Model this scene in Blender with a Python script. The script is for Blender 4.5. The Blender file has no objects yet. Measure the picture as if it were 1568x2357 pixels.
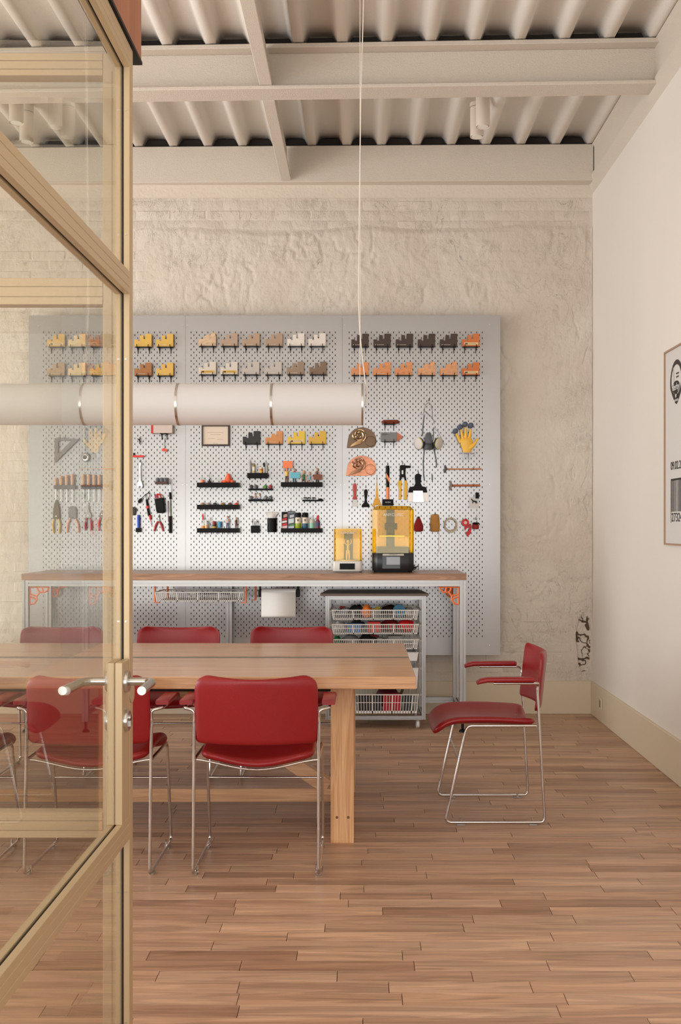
import bpy, bmesh, math, random
import numpy as np
from mathutils import Vector, Matrix

C = bpy.context.scene.collection
PI = math.pi
random.seed(7)
H = 1.365                      # eye height; 1 m at depth d is F/d pixels of the 1568x2357 frame
F = 2400.0

# ------------------------------------------------------------------ camera
cam_d = bpy.data.cameras.new('camera')
cam_d.sensor_fit = 'AUTO'
cam_d.sensor_width = 36.0
cam_d.lens = F / 2357 * 36
cam_d.shift_x = -51 / 2357
cam_d.shift_y = 33.5 / 2357
cam_d.clip_start = 0.05
cam = bpy.data.objects.new('camera', cam_d)
cam.location = (0, 0, H)
cam.rotation_euler = (PI / 2, 0, 0)
C.objects.link(cam)
bpy.context.scene.camera = cam

# ------------------------------------------------------------------ world and lights
def lin(c):
    r = []
    for v in c[:3]:
        v = v / 255.0
        r.append(v / 12.92 if v <= 0.04045 else ((v + 0.055) / 1.055) ** 2.4)
    return (r[0], r[1], r[2], 1.0)

w = bpy.data.worlds.new('world')
bpy.context.scene.world = w
w.use_nodes = True
w.node_tree.nodes['Background'].inputs[0].default_value = (0.97, 0.98, 1.0, 1)
w.node_tree.nodes['Background'].inputs[1].default_value = 0.9

def area(name, loc, rot, sx, sy, power, col):
    d = bpy.data.lights.new(name, 'AREA')
    d.shape = 'RECTANGLE'; d.size = sx; d.size_y = sy; d.energy = power; d.color = col
    o = bpy.data.objects.new(name, d)
    o.location = loc; o.rotation_euler = rot
    C.objects.link(o)
    return o

# tall window behind the camera, daylight
area('window_daylight', (-1.6, -3.6, 1.75), (PI / 2, 0, 0), 8.2, 2.5, 195, (0.96, 0.99, 1.0))
# windows of the left-hand side of the room
area('side_window_daylight', (-6.3, 4.3, 1.5), (0, -PI / 2, 0), 2.6, 5.6, 250, (0.96, 0.99, 1.0))

# added up-facing fill lights out of view, to brighten the ceiling
area('ceiling_fill', (-1.8, -1.2, 0.9), (PI - .2, 0, 0), 6.0, 3.0, 150, (1.0, 0.985, 0.96))
area('side_ceiling_fill', (-4.6, 4.6, 1.2), (PI, .12, 0), 2.4, 4.8, 70, (1.0, 0.985, 0.96))

vs = bpy.context.scene.view_settings
vs.view_transform = 'Standard'
vs.look = 'None'
vs.gamma = 1
vs.use_curve_mapping = False
vs.exposure = 0.02

# ------------------------------------------------------------------ materials
MATS = {}
def nt(name):
    m = bpy.data.materials.new(name); m.use_nodes = True
    t = m.node_tree
    return m, t, t.nodes['Principled BSDF'], t.nodes['Material Output']

def mat(name, rgb, rough=.5, metal=0., spec=.5, bump=0., bscale=60., var=0., vscale=4., coat=0., emit=0., stretch=None, trans=0.):
    if name in MATS: return MATS[name]
    m, t, b, out = nt(name)
    col = lin(rgb)
    b.inputs['Base Color'].default_value = col
    b.inputs['Roughness'].default_value = rough
    b.inputs['Metallic'].default_value = metal
    b.inputs['Specular IOR Level'].default_value = spec
    b.inputs['Coat Weight'].default_value = coat
    b.inputs['Coat Roughness'].default_value = .15
    b.inputs['Transmission Weight'].default_value = trans
    if emit:
        b.inputs['Emission Color'].default_value = col
        b.inputs['Emission Strength'].default_value = emit
    if bump or var:
        tc = t.nodes.new('ShaderNodeTexCoord')
        mp = t.nodes.new('ShaderNodeMapping')
        if stretch: mp.inputs['Scale'].default_value = stretch
        t.links.new(tc.outputs['Object'], mp.inputs['Vector'])
    if var:
        n = t.nodes.new('ShaderNodeTexNoise'); n.inputs['Scale'].default_value = vscale; n.inputs['Detail'].default_value = 5
        t.links.new(mp.outputs['Vector'], n.inputs['Vector'])
        r = t.nodes.new('ShaderNodeValToRGB')
        r.color_ramp.elements[0].position = .3; r.color_ramp.elements[1].position = .7
        r.color_ramp.elements[0].color = tuple(v * (1 - var) for v in col[:3]) + (1,)
        r.color_ramp.elements[1].color = tuple(min(1, v * (1 + var)) for v in col[:3]) + (1,)
        t.links.new(n.outputs['Fac'], r.inputs['Fac'])
        t.links.new(r.outputs['Color'], b.inputs['Base Color'])
    if bump:
        n2 = t.nodes.new('ShaderNodeTexNoise'); n2.inputs['Scale'].default_value = bscale; n2.inputs['Detail'].default_value = 4
        t.links.new(mp.outputs['Vector'], n2.inputs['Vector'])
        bp = t.nodes.new('ShaderNodeBump'); bp.inputs['Strength'].default_value = bump; bp.inputs['Distance'].default_value = .01
        t.links.new(n2.outputs['Fac'], bp.inputs['Height'])
        t.links.new(bp.outputs['Normal'], b.inputs['Normal'])
    MATS[name] = m
    return m

def wood(name, c1, c2, axis=0, rough=.45, spec=.4, tone=False, gs=1.0, rings=.5, coat=0.):
    if name in MATS: return MATS[name]
    m, t, b, out = nt(name)
    b.inputs['Roughness'].default_value = rough
    b.inputs['Specular IOR Level'].default_value = spec
    b.inputs['Coat Weight'].default_value = coat
    b.inputs['Coat Roughness'].default_value = .2
    tc = t.nodes.new('ShaderNodeTexCoord')
    src = tc.outputs['Object']
    if tone:
        at = t.nodes.new('ShaderNodeAttribute'); at.attribute_name = 'tone'
        mu = t.nodes.new('ShaderNodeVectorMath'); mu.operation = 'SCALE'; mu.inputs['Scale'].default_value = 37.0
        t.links.new(at.outputs['Vector'], mu.inputs[0])
        ad = t.nodes.new('ShaderNodeVectorMath'); ad.operation = 'ADD'
        t.links.new(src, ad.inputs[0]); t.links.new(mu.outputs[0], ad.inputs[1])
        src = ad.outputs[0]
    sc = [22 * gs] * 3; sc[axis] = 1.3 * gs
    mp = t.nodes.new('ShaderNodeMapping'); mp.inputs['Scale'].default_value = sc
    t.links.new(src, mp.inputs['Vector'])
    n1 = t.nodes.new('ShaderNodeTexNoise'); n1.inputs['Scale'].default_value = 1.0; n1.inputs['Detail'].default_value = 3; n1.inputs['Distortion'].default_value = 1.2
    t.links.new(mp.outputs['Vector'], n1.inputs['Vector'])
    # growth rings: sine of the stretched noise
    ma = t.nodes.new('ShaderNodeMath'); ma.operation = 'MULTIPLY'; ma.inputs[1].default_value = 42
    t.links.new(n1.outputs['Fac'], ma.inputs[0])
    si = t.nodes.new('ShaderNodeMath'); si.operation = 'SINE'
    t.links.new(ma.outputs[0], si.inputs[0])
    sc2 = [260 * gs] * 3; sc2[axis] = 7 * gs
    mp2 = t.nodes.new('ShaderNodeMapping'); mp2.inputs['Scale'].default_value = sc2
    t.links.new(src, mp2.inputs['Vector'])
    n2 = t.nodes.new('ShaderNodeTexNoise'); n2.inputs['Scale'].default_value = 1.0; n2.inputs['Detail'].default_value = 3
    t.links.new(mp2.outputs['Vector'], n2.inputs['Vector'])
    f1 = t.nodes.new('ShaderNodeMath'); f1.operation = 'MULTIPLY_ADD'; f1.inputs[1].default_value = .18 * rings
    t.links.new(si.outputs[0], f1.inputs[0]); t.links.new(n1.outputs['Fac'], f1.inputs[2])
    f2 = t.nodes.new('ShaderNodeMath'); f2.operation = 'MULTIPLY_ADD'; f2.inputs[1].default_value = .5
    t.links.new(n2.outputs['Fac'], f2.inputs[0]); t.links.new(f1.outputs[0], f2.inputs[2])
    r = t.nodes.new('ShaderNodeValToRGB')
    r.color_ramp.elements[0].position = .45; r.color_ramp.elements[1].position = 1.0
    r.color_ramp.elements[0].color = lin(c1); r.color_ramp.elements[1].color = lin(c2)
    t.links.new(f2.outputs[0], r.inputs['Fac'])
    colout = r.outputs['Color']
    if tone:
        r2 = t.nodes.new('ShaderNodeValToRGB')
        e = r2.color_ramp.elements
        e[0].position = 0; e[0].color = (.70, .60, .54, 1)
        e[1].position = 1; e[1].color = (1.12, 1.10, 1.06, 1)
        e2 = e.new(.2); e2.color = (.86, .80, .76, 1)
        e3 = e.new(.5); e3.color = (1.0, .98, .95, 1)
        e4 = e.new(.75); e4.color = (1.0, .91, .84, 1)
        t.links.new(at.outputs['Fac'], r2.inputs['Fac'])
        mx = t.nodes.new('ShaderNodeMix'); mx.data_type = 'RGBA'; mx.blend_type = 'MULTIPLY'; mx.inputs[0].default_value = 1
        t.links.new(colout, mx.inputs[6]); t.links.new(r2.outputs['Color'], mx.inputs[7])
        colout = mx.outputs[2]
    t.links.new(colout, b.inputs['Base Color'])
    bp = t.nodes.new('ShaderNodeBump'); bp.inputs['Strength'].default_value = .12; bp.inputs['Distance'].default_value = .002
    t.links.new(f2.outputs[0], bp.inputs['Height']); t.links.new(bp.outputs['Normal'], b.inputs['Normal'])
    MATS[name] = m
    return m

def glass(name, tint, ior=1.5, rough=0.0, k=1.0):
    m = bpy.data.materials.new(name); m.use_nodes = True
    t = m.node_tree; t.nodes.clear()
    out = t.nodes.new('ShaderNodeOutputMaterial')
    tr = t.nodes.new('ShaderNodeBsdfTransparent'); tr.inputs[0].default_value = tint
    gl = t.nodes.new('ShaderNodeBsdfGlossy'); gl.inputs['Roughness'].default_value = rough
    ge = t.nodes.new('ShaderNodeNewGeometry')
    ma = t.nodes.new('ShaderNodeMath'); ma.operation = 'MULTIPLY_ADD'
    ma.inputs[1].default_value = 1 / ior - ior; ma.inputs[2].default_value = ior
    t.links.new(ge.outputs['Backfacing'], ma.inputs[0])
    fr = t.nodes.new('ShaderNodeFresnel'); t.links.new(ma.outputs[0], fr.inputs['IOR'])
    mk = t.nodes.new('ShaderNodeMath'); mk.operation = 'MULTIPLY'; mk.inputs[1].default_value = k
    t.links.new(fr.outputs[0], mk.inputs[0])
    mx = t.nodes.new('ShaderNodeMixShader')
    t.links.new(mk.outputs[0], mx.inputs[0]); t.links.new(tr.outputs[0], mx.inputs[1]); t.links.new(gl.outputs[0], mx.inputs[2])
    t.links.new(mx.outputs[0], out.inputs['Surface'])
    MATS[name] = m
    return m

PAINT = mat('warm white paint', (216, 203, 187), .62, bump=.35, bscale=42, var=.03, vscale=1.5)
PLASTER = mat('sprayed plaster', (214, 202, 187), .8, bump=.55, bscale=230)
DECK = mat('sprayed deck', (248, 240, 230), .8, bump=.25, bscale=200)
WALLP = mat('painted rubble wall', (210, 198, 180), .7, bump=.35, bscale=90, var=.04, vscale=1.2)
def rubble():
    m, t, b, out = nt('painted rubble render')
    b.inputs['Roughness'].default_value = .72
    tc = t.nodes.new('ShaderNodeTexCoord')
    def noise(scale, detail, dist=0, typ=None, vec=None, rough=.5):
        n = t.nodes.new('ShaderNodeTexNoise'); n.inputs['Scale'].default_value = scale; n.inputs['Detail'].default_value = detail
        n.inputs['Distortion'].default_value = dist; n.inputs['Roughness'].default_value = rough
        if typ: n.noise_type = typ
        t.links.new(vec or tc.outputs['Object'], n.inputs['Vector']); return n.outputs['Fac']
    def math_(op, a, b_=None, c=None):
        n = t.nodes.new('ShaderNodeMath'); n.operation = op
        for i, v in enumerate((a, b_, c)):
            if v is None: continue
            if isinstance(v, (int, float)): n.inputs[i].default_value = v
            else: t.links.new(v, n.inputs[i])
        return n.outputs[0]
    def ramp(v, a, b_, lo=0., hi=1.):
        n = t.nodes.new('ShaderNodeMapRange'); n.inputs[1].default_value = a; n.inputs[2].default_value = b_
        n.inputs[3].default_value = lo; n.inputs[4].default_value = hi; t.links.new(v, n.inputs[0]); return n.outputs[0]
    mp = t.nodes.new('ShaderNodeMapping'); mp.inputs['Scale'].default_value = (1.25, 1, .8)
    t.links.new(tc.outputs['Object'], mp.inputs['Vector'])
    # trowelled flakes: creased noise, only in patches
    n1 = noise(5.5, 6, 1.6, vec=mp.outputs[0], rough=.55)
    cr = math_('ABSOLUTE', math_('SUBTRACT', n1, .5))
    crack = ramp(cr, 0, .007, 1, 0)
    patch = ramp(noise(2.3, 3, .5), .50, .60)
    crack = math_('MULTIPLY', crack, patch)
    n2 = noise(17, 5, 2.2, vec=mp.outputs[0], rough=.6)
    cr2 = ramp(math_('ABSOLUTE', math_('SUBTRACT', n2, .54)), 0, .014, 1, 0)
    patch2 = ramp(noise(3.1, 3, .3), .50, .66)
    crack2 = math_('MULTIPLY', cr2, patch2)
    chips = ramp(noise(26, 4, 1.2, rough=.65), .50, .56)
    chips = math_('MULTIPLY', chips, patch2)
    fine = noise(120, 3)
    rug = noise(11, 6, .35, vec=mp.outputs[0], rough=.62)
    h = math_('MULTIPLY', rug, 1.0)
    h = math_('MULTIPLY_ADD', chips, .10, h)
    h = math_('MULTIPLY_ADD', crack, -.16, h)
    h = math_('MULTIPLY_ADD', crack2, -.10, h)
    h = math_('MULTIPLY_ADD', fine, .10, h)
    bp = t.nodes.new('ShaderNodeBump'); bp.inputs['Strength'].default_value = .7; bp.inputs['Distance'].default_value = .017
    t.links.new(h, bp.inputs['Height']); t.links.new(bp.outputs['Normal'], b.inputs['Normal'])
    # paint, darker brown only in some of the deepest cracks
    deep = math_('MULTIPLY', math_('MULTIPLY', ramp(cr, 0, .006, 1, 0), patch), ramp(noise(8, 2), .54, .64))
    tone = noise(1.3, 4, .4)
    r = t.nodes.new('ShaderNodeValToRGB'); r.color_ramp.elements[0].position = .35; r.color_ramp.elements[1].position = .65
    r.color_ramp.elements[0].color = lin((208, 194, 179)); r.color_ramp.elements[1].color = lin((216, 206, 192))
    t.links.new(tone, r.inputs['Fac'])
    mx = t.nodes.new('ShaderNodeMix'); mx.data_type = 'RGBA'; mx.inputs[7].default_value = lin((96, 78, 60))
    t.links.new(math_('MULTIPLY', deep, .6), mx.inputs[0]); t.links.new(r.outputs['Color'], mx.inputs[6])
    t.links.new(mx.outputs[2], b.inputs['Base Color'])
    return m
RUBBLE = rubble()
RWALL = mat('smooth limewash wall', (230, 222, 212), .5, spec=.35, bump=.05, bscale=12, var=.035, vscale=1.1, stretch=(1, 1, .5))
BASEB = mat('cream skirting paint', (214, 198, 172), .42, spec=.4)
GAPSHADE = mat('deck gap shade', (38, 30, 24), .8)
FLOORW = wood('oak strip flooring', (146, 115, 94), (208, 172, 145), 0, rough=.36, spec=.4, tone=True, rings=.35)
FLOORB = mat('dark subfloor', (44, 28, 18), .9)
PINE = wood('oiled pine along x', (180, 132, 94), (216, 170, 128), 0, rough=.2, spec=.6, gs=.8, rings=.6)
PINEZ = wood('oiled pine upright', (196, 142, 98), (232, 186, 138), 2, rough=.4, gs=.9, rings=.6)
PINEY = wood('oiled pine along y', (176, 124, 84), (214, 166, 120), 1, rough=.4, gs=.9, rings=.6)
BENCHW = wood('oak worktop', (132, 90, 62), (180, 134, 98), 0, rough=.3, spec=.45, rings=.6)
DARKW = mat('dark brown board', (98, 76, 60), .4)
RED = mat('red leather', (140, 16, 22), .33, spec=.45, bump=.08, bscale=300)
CHROME = mat('chrome tube', (205, 200, 196), .12, metal=1.)
STEEL = mat('brushed stainless', (196, 192, 186), .28, metal=1.)
ALU = mat('anodised aluminium', (172, 170, 168), .36, metal=.85)
CHAMP = mat('champagne aluminium', (192, 168, 134), .4, metal=.3, spec=.5)
GASKET = mat('black rubber gasket', (22, 16, 12), .7)
BROWN = wood('terracotta cladding', (150, 92, 62), (176, 116, 84), 2, rough=.5, rings=.2)
BOARD = mat('white powder coated steel', (174, 172, 171), .25, metal=.56, spec=.3)
SLOTSHADE = mat('black backing', (12, 11, 10), .9)
BLACK = mat('black plastic', (8, 7, 7), .5, spec=.2)
DGREY = mat('dark grey rubber', (70, 70, 72), .55)
WHITE = mat('white plastic', (226, 222, 216), .4)
LAMPW = mat('opal lamp fabric', (206, 202, 200), .6, emit=.05)
ORANGE = mat('orange print plastic', (246, 136, 84), .45)
PAPER = mat('paper', (230, 227, 222), .85)
CABLE = mat('white cable', (222, 212, 198), .5)
GLASS = glass('partition glass', (.975, .972, .94, 1), 1.5)
GLASS2 = glass('coated partition glass', (.985, .985, .965, 1), 1.5, 0, .3)
AMBER = glass('amber acrylic', (.98, .85, .38, 1), 1.45, .02)
CLEARP = glass('clear plastic', (.9, .9, .88, 1), 1.45, .1, .9)
INK = mat('black ink', (40, 34, 30), .6)

# ------------------------------------------------------------------ mesh helpers
def wloc(o):
    v = Vector((0, 0, 0))
    while o is not None:
        v += o.location; o = o.parent
    return v

def tag(o, label=None, cat=None, group=None, kind=None):
    if label: o['label'] = label
    if cat: o['category'] = cat
    if group: o['group'] = group
    if kind: o['kind'] = kind
    return o

def T(name, label, cat, loc, group=None):
    o = bpy.data.objects.new(name, None); C.objects.link(o)
    o.empty_display_size = .05
    o.location = loc
    return tag(o, label, cat, group)

class MB:
    def __init__(s): s.v = []; s.f = []
    def add(s, vs, fs):
        n = len(s.v); s.v += [tuple(p) for p in vs]; s.f += [tuple(i + n for i in f) for f in fs]; return s
    def box(s, x0, x1, y0, y1, z0, z1):
        return s.add([(x0,y0,z0),(x1,y0,z0),(x1,y1,z0),(x0,y1,z0),(x0,y0,z1),(x1,y0,z1),(x1,y1,z1),(x0,y1,z1)],
                     [(0,3,2,1),(4,5,6,7),(0,1,5,4),(1,2,6,5),(2,3,7,6),(3,0,4,7)])
    def obox(s, c, dx, dy, dz, ang, axis='y'):
        # box of full sizes dx,dy,dz about c, turned by ang about axis
        m = Matrix.Rotation(ang, 3, axis.upper())
        b = MB().box(-dx/2, dx/2, -dy/2, dy/2, -dz/2, dz/2)
        return s.add([Vector(c) + m @ Vector(p) for p in b.v], b.f)
    def prism(s, pts, axis, a0, a1):
        n = len(pts)
        def P(p, a):
            return (p[0], a, p[1]) if axis == 'y' else ((a, p[0], p[1]) if axis == 'x' else (p[0], p[1], a))
        vs = [P(p, a0) for p in pts] + [P(p, a1) for p in pts]
        fs = [tuple(range(n)), tuple(range(2*n-1, n-1, -1))] + [(i, i+n, (i+1) % n + n, (i+1) % n) for i in range(n)]
        return s.add(vs, fs)
    def tube(s, path, r, n=8, cap=True, closed=False, flat=1.0):
        P = [Vector(p) for p in path]; k = len(P)
        R = list(r) if isinstance(r, (list, tuple)) else [r] * k
        up = None; vs = []; fs = []
        for i in range(k):
            if closed: d = (P[(i+1) % k] - P[i-1])
            else: d = (P[min(i+1, k-1)] - P[max(i-1, 0)])
            d = d.normalized() if d.length > 1e-9 else Vector((0, 0, 1))
            if up is None:
                up = Vector((0, 0, 1)) if abs(d.z) < .9 else Vector((0, 1, 0))
            a = (up - d * up.dot(d))
            a = a.normalized() if a.length > 1e-6 else d.orthogonal().normalized()
            b = d.cross(a); up = a
            for j in range(n):
                t = 2 * PI * j / n
                vs.append(P[i] + R[i] * (math.cos(t) * a * flat + math.sin(t) * b))
        m = k if closed else k - 1
        for i in range(m):
            for j in range(n):
                i2 = (i + 1) % k
                fs.append((i*n+j, i*n+(j+1) % n, i2*n+(j+1) % n, i2*n+j))
        if cap and not closed:
            fs.append(tuple(range(n-1, -1, -1))); fs.append(tuple((k-1)*n + j for j in range(n)))
        return s.add(vs, fs)
    def lathe(s, prof, c, axis='z', n=14):
        # prof: (radius, height) pairs along the axis from point c
        vs = []; fs = []
        for (r, h) in prof:
            for j in range(n):
                t = 2*PI*j/n; a = r*math.cos(t); b = r*math.sin(t)
                p = (a, b, h) if axis == 'z' else ((a, h, b) if axis == 'y' else (h, a, b))
                vs.append((c[0]+p[0], c[1]+p[1], c[2]+p[2]))
        k = len(prof)
        for i in range(k-1):
            for j in range(n):
                fs.append((i*n+j, i*n+(j+1) % n, (i+1)*n+(j+1) % n, (i+1)*n+j))
        fs.append(tuple(range(n-1, -1, -1))); fs.append(tuple((k-1)*n+j for j in range(n)))
        return s.add(vs, fs)
    def ell(s, c, rx, ry, rz, n=12, m=8):
        vs = []; fs = []
        for i in range(1, m):
            a = PI*i/m
            for j in range(n):
                t = 2*PI*j/n
                vs.append((c[0]+rx*math.sin(a)*math.cos(t), c[1]+ry*math.sin(a)*math.sin(t), c[2]+rz*math.cos(a)))
        top = len(vs); vs.append((c[0], c[1], c[2]+rz)); bot = len(vs); vs.append((c[0], c[1], c[2]-rz))
        for i in range(m-2):
            for j in range(n):
                fs.append((i*n+j, i*n+(j+1) % n, (i+1)*n+(j+1) % n, (i+1)*n+j))
        for j in range(n):
            fs.append((top, (j+1) % n, j)); fs.append((bot, (m-2)*n+j, (m-2)*n+(j+1) % n))
        return s.add(vs, fs)
    def build(s, name, m, parent=None, bevel=0, seg=1, smooth=35, origin=None, sub=0, solid=0, recalc=True):
        off = wloc(parent) if parent is not None else (Vector(origin) if origin is not None else s.base())
        me = bpy.data.meshes.new(name)
        me.from_pydata([(p[0]-off.x, p[1]-off.y, p[2]-off.z) for p in s.v], [], s.f)
        if recalc or bevel:
            bm = bmesh.new(); bm.from_mesh(me)
            if recalc: bmesh.ops.recalc_face_normals(bm, faces=bm.faces[:])
            if bevel:
                es = [e for e in bm.edges if len(e.link_faces) == 2 and e.calc_face_angle(0) > .6]
                bmesh.ops.bevel(bm, geom=es, offset=bevel, segments=seg, profile=.5, affect='EDGES', clamp_overlap=True)
            bm.to_mesh(me); bm.free()
        if smooth:
            for p in me.polygons: p.use_smooth = True
            me.set_sharp_from_angle(angle=math.radians(smooth))
        me.materials.append(m)
        o = bpy.data.objects.new(name, me); C.objects.link(o)
        if parent is not None: o.parent = parent
        else: o.location = off
        if solid:
            md = o.modifiers.new('solid', 'SOLIDIFY'); md.thickness = solid; md.offset = 0
        if sub:
            md = o.modifiers.new('sub', 'SUBSURF'); md.levels = sub; md.render_levels = sub
        return o
    def base(s):
        a = np.array(s.v)
        lo = a.min(0); hi = a.max(0)
        return Vector(((lo[0]+hi[0])/2, (lo[1]+hi[1])/2, lo[2]))
    def thing(s, name, m, label, cat, group=None, **k):
        return tag(s.build(name, m, None, **k), label, cat, group)

def copy_tree(o, parent=None, mats=None):
    c = o.copy(); C.objects.link(c); c.parent = parent
    for ch in list(o.children): copy_tree(ch, c)
    return c

def fillet(pts, r, seg=5):
    # round the corners of a polyline
    P = [Vector(p) for p in pts]; out = [P[0]]
    for i in range(1, len(P)-1):
        a, b, c = P[i-1], P[i], P[i+1]
        d1 = (a-b); d2 = (c-b)
        rr = min(r, d1.length*.45, d2.length*.45)
        p1 = b + d1.normalized()*rr; p2 = b + d2.normalized()*rr
        for k in range(seg+1):
            t = k/seg
            out.append((1-t)**2*p1 + 2*t*(1-t)*b + t*t*p2)
    out.append(P[-1])
    return out

def text(body, size, loc, rot, m, parent, name='lettering', align='CENTER', ext=.0004, sx=1.0):
    cu = bpy.data.curves.new(name, 'FONT'); cu.body = body; cu.size = size; cu.extrude = ext
    cu.align_x = align; cu.align_y = 'CENTER'; cu.materials.append(m)
    t_ = bpy.data.objects.new(name, cu); C.objects.link(t_)
    bpy.context.view_layer.update()
    me = bpy.data.meshes.new_from_object(t_.evaluated_get(bpy.context.evaluated_depsgraph_get()))
    bpy.data.objects.remove(t_)
    o = bpy.data.objects.new(name, me); C.objects.link(o)
    o.parent = parent; o.location = Vector(loc) - wloc(parent); o.rotation_euler = rot; o.scale = (sx, 1, 1)
    return o

def vnoise(x, y, seed=0):
    # value noise on arrays
    xi = np.floor(x).astype(np.int64); yi = np.floor(y).astype(np.int64)
    xf = x - xi; yf = y - yi
    u = xf*xf*(3-2*xf); v = yf*yf*(3-2*yf)
    def h(a, b):
        n = (a*374761393 + b*668265263 + seed*1442695041) & 0xffffffff
        n = ((n ^ (n >> 13)) * 1274126177) & 0xffffffff
        n = n ^ (n >> 16)
        return (n & 0xffff) / 65535.0
    return (h(xi, yi)*(1-u)+h(xi+1, yi)*u)*(1-v) + (h(xi, yi+1)*(1-u)+h(xi+1, yi+1)*u)*v
def fbm(x, y, o=4, seed=0):
    s = 0; a = .5
    for i in range(o):
        s = s + a*vnoise(x*2**i, y*2**i, seed+i*7); a *= .5
    return s
def sstep(a, b, x):
    t = np.clip((x-a)/(b-a), 0, 1); return t*t*(3-2*t)

XR = 1.68          # right wall
YB = 7.62          # back wall plane
XL = -6.4

# ================================================================== SETTING
# ---- floor: oak strips
floor = MB().box(XL, XR+.05, -3.6, YB+.1, -.06, -.006).build('floor', FLOORB, None, smooth=0)
tag(floor, 'oak strip floor of narrow staggered boards', kind='structure')
PW = .0765
rows = []
y0 = 3.2045 - PW*30
strips = []
r = 0
yy = y0
while yy < YB:
    x = XL + random.uniform(0, .8)
    xs = [XL]
    while x < XR:
        xs.append(x); x += random.choice([random.uniform(.32, .6), random.uniform(.45, .95)])
    if XR - xs[-1] < .12: xs.pop()
    xs.append(XR)
    for a, b in zip(xs[:-1], xs[1:]):
        strips.append((a, b, yy, min(yy+PW, YB), random.random()))
    yy += PW
def vis_area(a, b, c, d):
    if c < 2.2: return 0
    ym = (c+d)/2; sc = F/ym
    xa = max(0, 835+a*sc); xb = min(1568, 835+b*sc)
    py0 = 1212+H*F/d; py1 = 1212+H*F/c
    if xb <= xa or py0 > 2357: return 0
    return (xb-xa)*(min(py1, 2357)-py0)
order = sorted(range(len(strips)), key=lambda i: -vis_area(*strips[i][:4]))
near = set(order[:300])
def plank_geo(a, b, c, d):
    g = .0009; z0 = -.006; e = .0009
    vs = [(a+g,c+g,z0),(b-g,c+g,z0),(b-g,d-g,z0),(a+g,d-g,z0),
          (a+g,c+g,-e),(b-g,c+g,-e),(b-g,d-g,-e),(a+g,d-g,-e),
          (a+g+e,c+g+e,0),(b-g-e,c+g+e,0),(b-g-e,d-g-e,0),(a+g+e,d-g-e,0)]
    fs = [(0,1,5,4),(1,2,6,5),(2,3,7,6),(3,0,4,7),(4,5,9,8),(5,6,10,9),(6,7,11,10),(7,4,8,11),(8,9,10,11)]
    return vs, fs
def add_tone(me, tones):
    at = me.attributes.new('tone', 'FLOAT', 'FACE'); at.data.foreach_set('value', tones)
rest = MB(); rt = []
for i, (a, b, c, d, t) in enumerate(strips):
    vs_, fs_ = plank_geo(a, b, c, d)
    if i in near:
        o = MB().add(vs_, fs_).build('plank', FLOORW, floor, smooth=0, recalc=False)
        add_tone(o.data, [t]*9)
    else:
        rest.add(vs_, fs_); rt += [t]*9
o = rest.build('flooring', FLOORW, floor, smooth=0, recalc=False); add_tone(o.data, rt); o['kind'] = 'stuff'

# ---- back wall: painted brick under rough render
def brickmask(x, z):
    n = (fbm(x*1.6, z*1.6, 3, 5) - .45)
    left = 1 - sstep(-1.95, -1.35, x + n*1.2)
    top = sstep(3.50, 3.56, z + n*.12)
    low = (1 - sstep(.55, 1.25, z + n*1.2))
    m = np.maximum(np.maximum(left*.95, top), low*.9)
    return m
BH = .0735; BL = .255
def brick_origin(x, z):
    row = np.floor(z/BH)
    xo = (row % 2) * BL/2
    cx = np.floor((x + xo)/BL)
    fx = (x+xo) - cx*BL; fz = z - row*BH
    return row, cx, fx, fz
gx = np.concatenate([np.arange(-2.95, 1.50, .0095), np.arange(1.50, XR-.002, .0032), [XR+.004]]); gz = np.concatenate([np.arange(.2, .26, .0095), np.arange(.26, .80, .0032), np.arange(.80, 3.775, .0095)])
X, Z = np.meshgrid(gx, gz)
wx = X + .05*(fbm(X*3, Z*3, 2, 11)-.5); wz = Z + .05*(fbm(X*3, Z*3, 2, 12)-.5)
m_ = brickmask(X, Z)
low_f = fbm(X*2.2, Z*2.2, 4, 1)
rid = 1 - np.abs(2*fbm(wx*5.5, wz*3.6, 4, 2)/.9375 - 1)
crease = sstep(.90, .995, rid) * sstep(.40, .60, fbm(X*2.3, Z*2.3, 3, 21))
rid2 = 1 - np.abs(2*fbm(wx*15, wz*9, 3, 3)/.875 - 1)
crease2 = sstep(.93, 1.0, rid2) * sstep(.42, .62, fbm(X*3.1, Z*3.1, 3, 22))
flake = np.round(fbm(wx*7, wz*7, 3, 4)*9)/9
hgt = .012*(low_f-.4) + .012*(flake-.4) + .008*fbm(X*26, Z*26, 3, 8) - .007*crease - .005*crease2 + .010
row_, cx_, fx_, fz_ = brick_origin(X, Z)
joint = np.minimum(np.minimum(fx_, BL-fx_), np.minimum(fz_, BH-fz_))
ghost = -.0022*(1-sstep(0, .010, joint)) * sstep(.38, .6, fbm(X*1.9, Z*1.9, 3, 31))
flat = .002*fbm(X*25, Z*25, 3, 9)
hgt = (hgt + ghost)*(1-m_) + flat*m_
hx = (X-1.615)/.06 + .5*(fbm(Z*9, X*9, 2, 41)-.5); hz = (Z-.52)/.23
hole = np.clip(1 - (hx*hx + hz*hz), 0, 1)**.5
chunk = np.round(fbm(X*16, Z*16, 3, 44)*7)/7
hole2 = sstep(.15, .6, hole)
hr = 1 - np.abs(2*fbm(X*13+.8*fbm(Z*20, X*20, 2, 46), Z*11, 3, 47)/.875 - 1)
hr2 = 1 - np.abs(2*fbm(X*24, Z*22, 3, 48)/.875 - 1)
hgt = hgt - hole2*(.010 + .012*chunk + .045*sstep(.91, .97, hr) + .04*sstep(.90, .97, hr2)*sstep(.3, .6, hole)) + hole2*.008*fbm(X*50, Z*50, 2, 45)
hx3 = (X-1.655)/.03; hz3 = (Z-3.42)/.20
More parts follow.
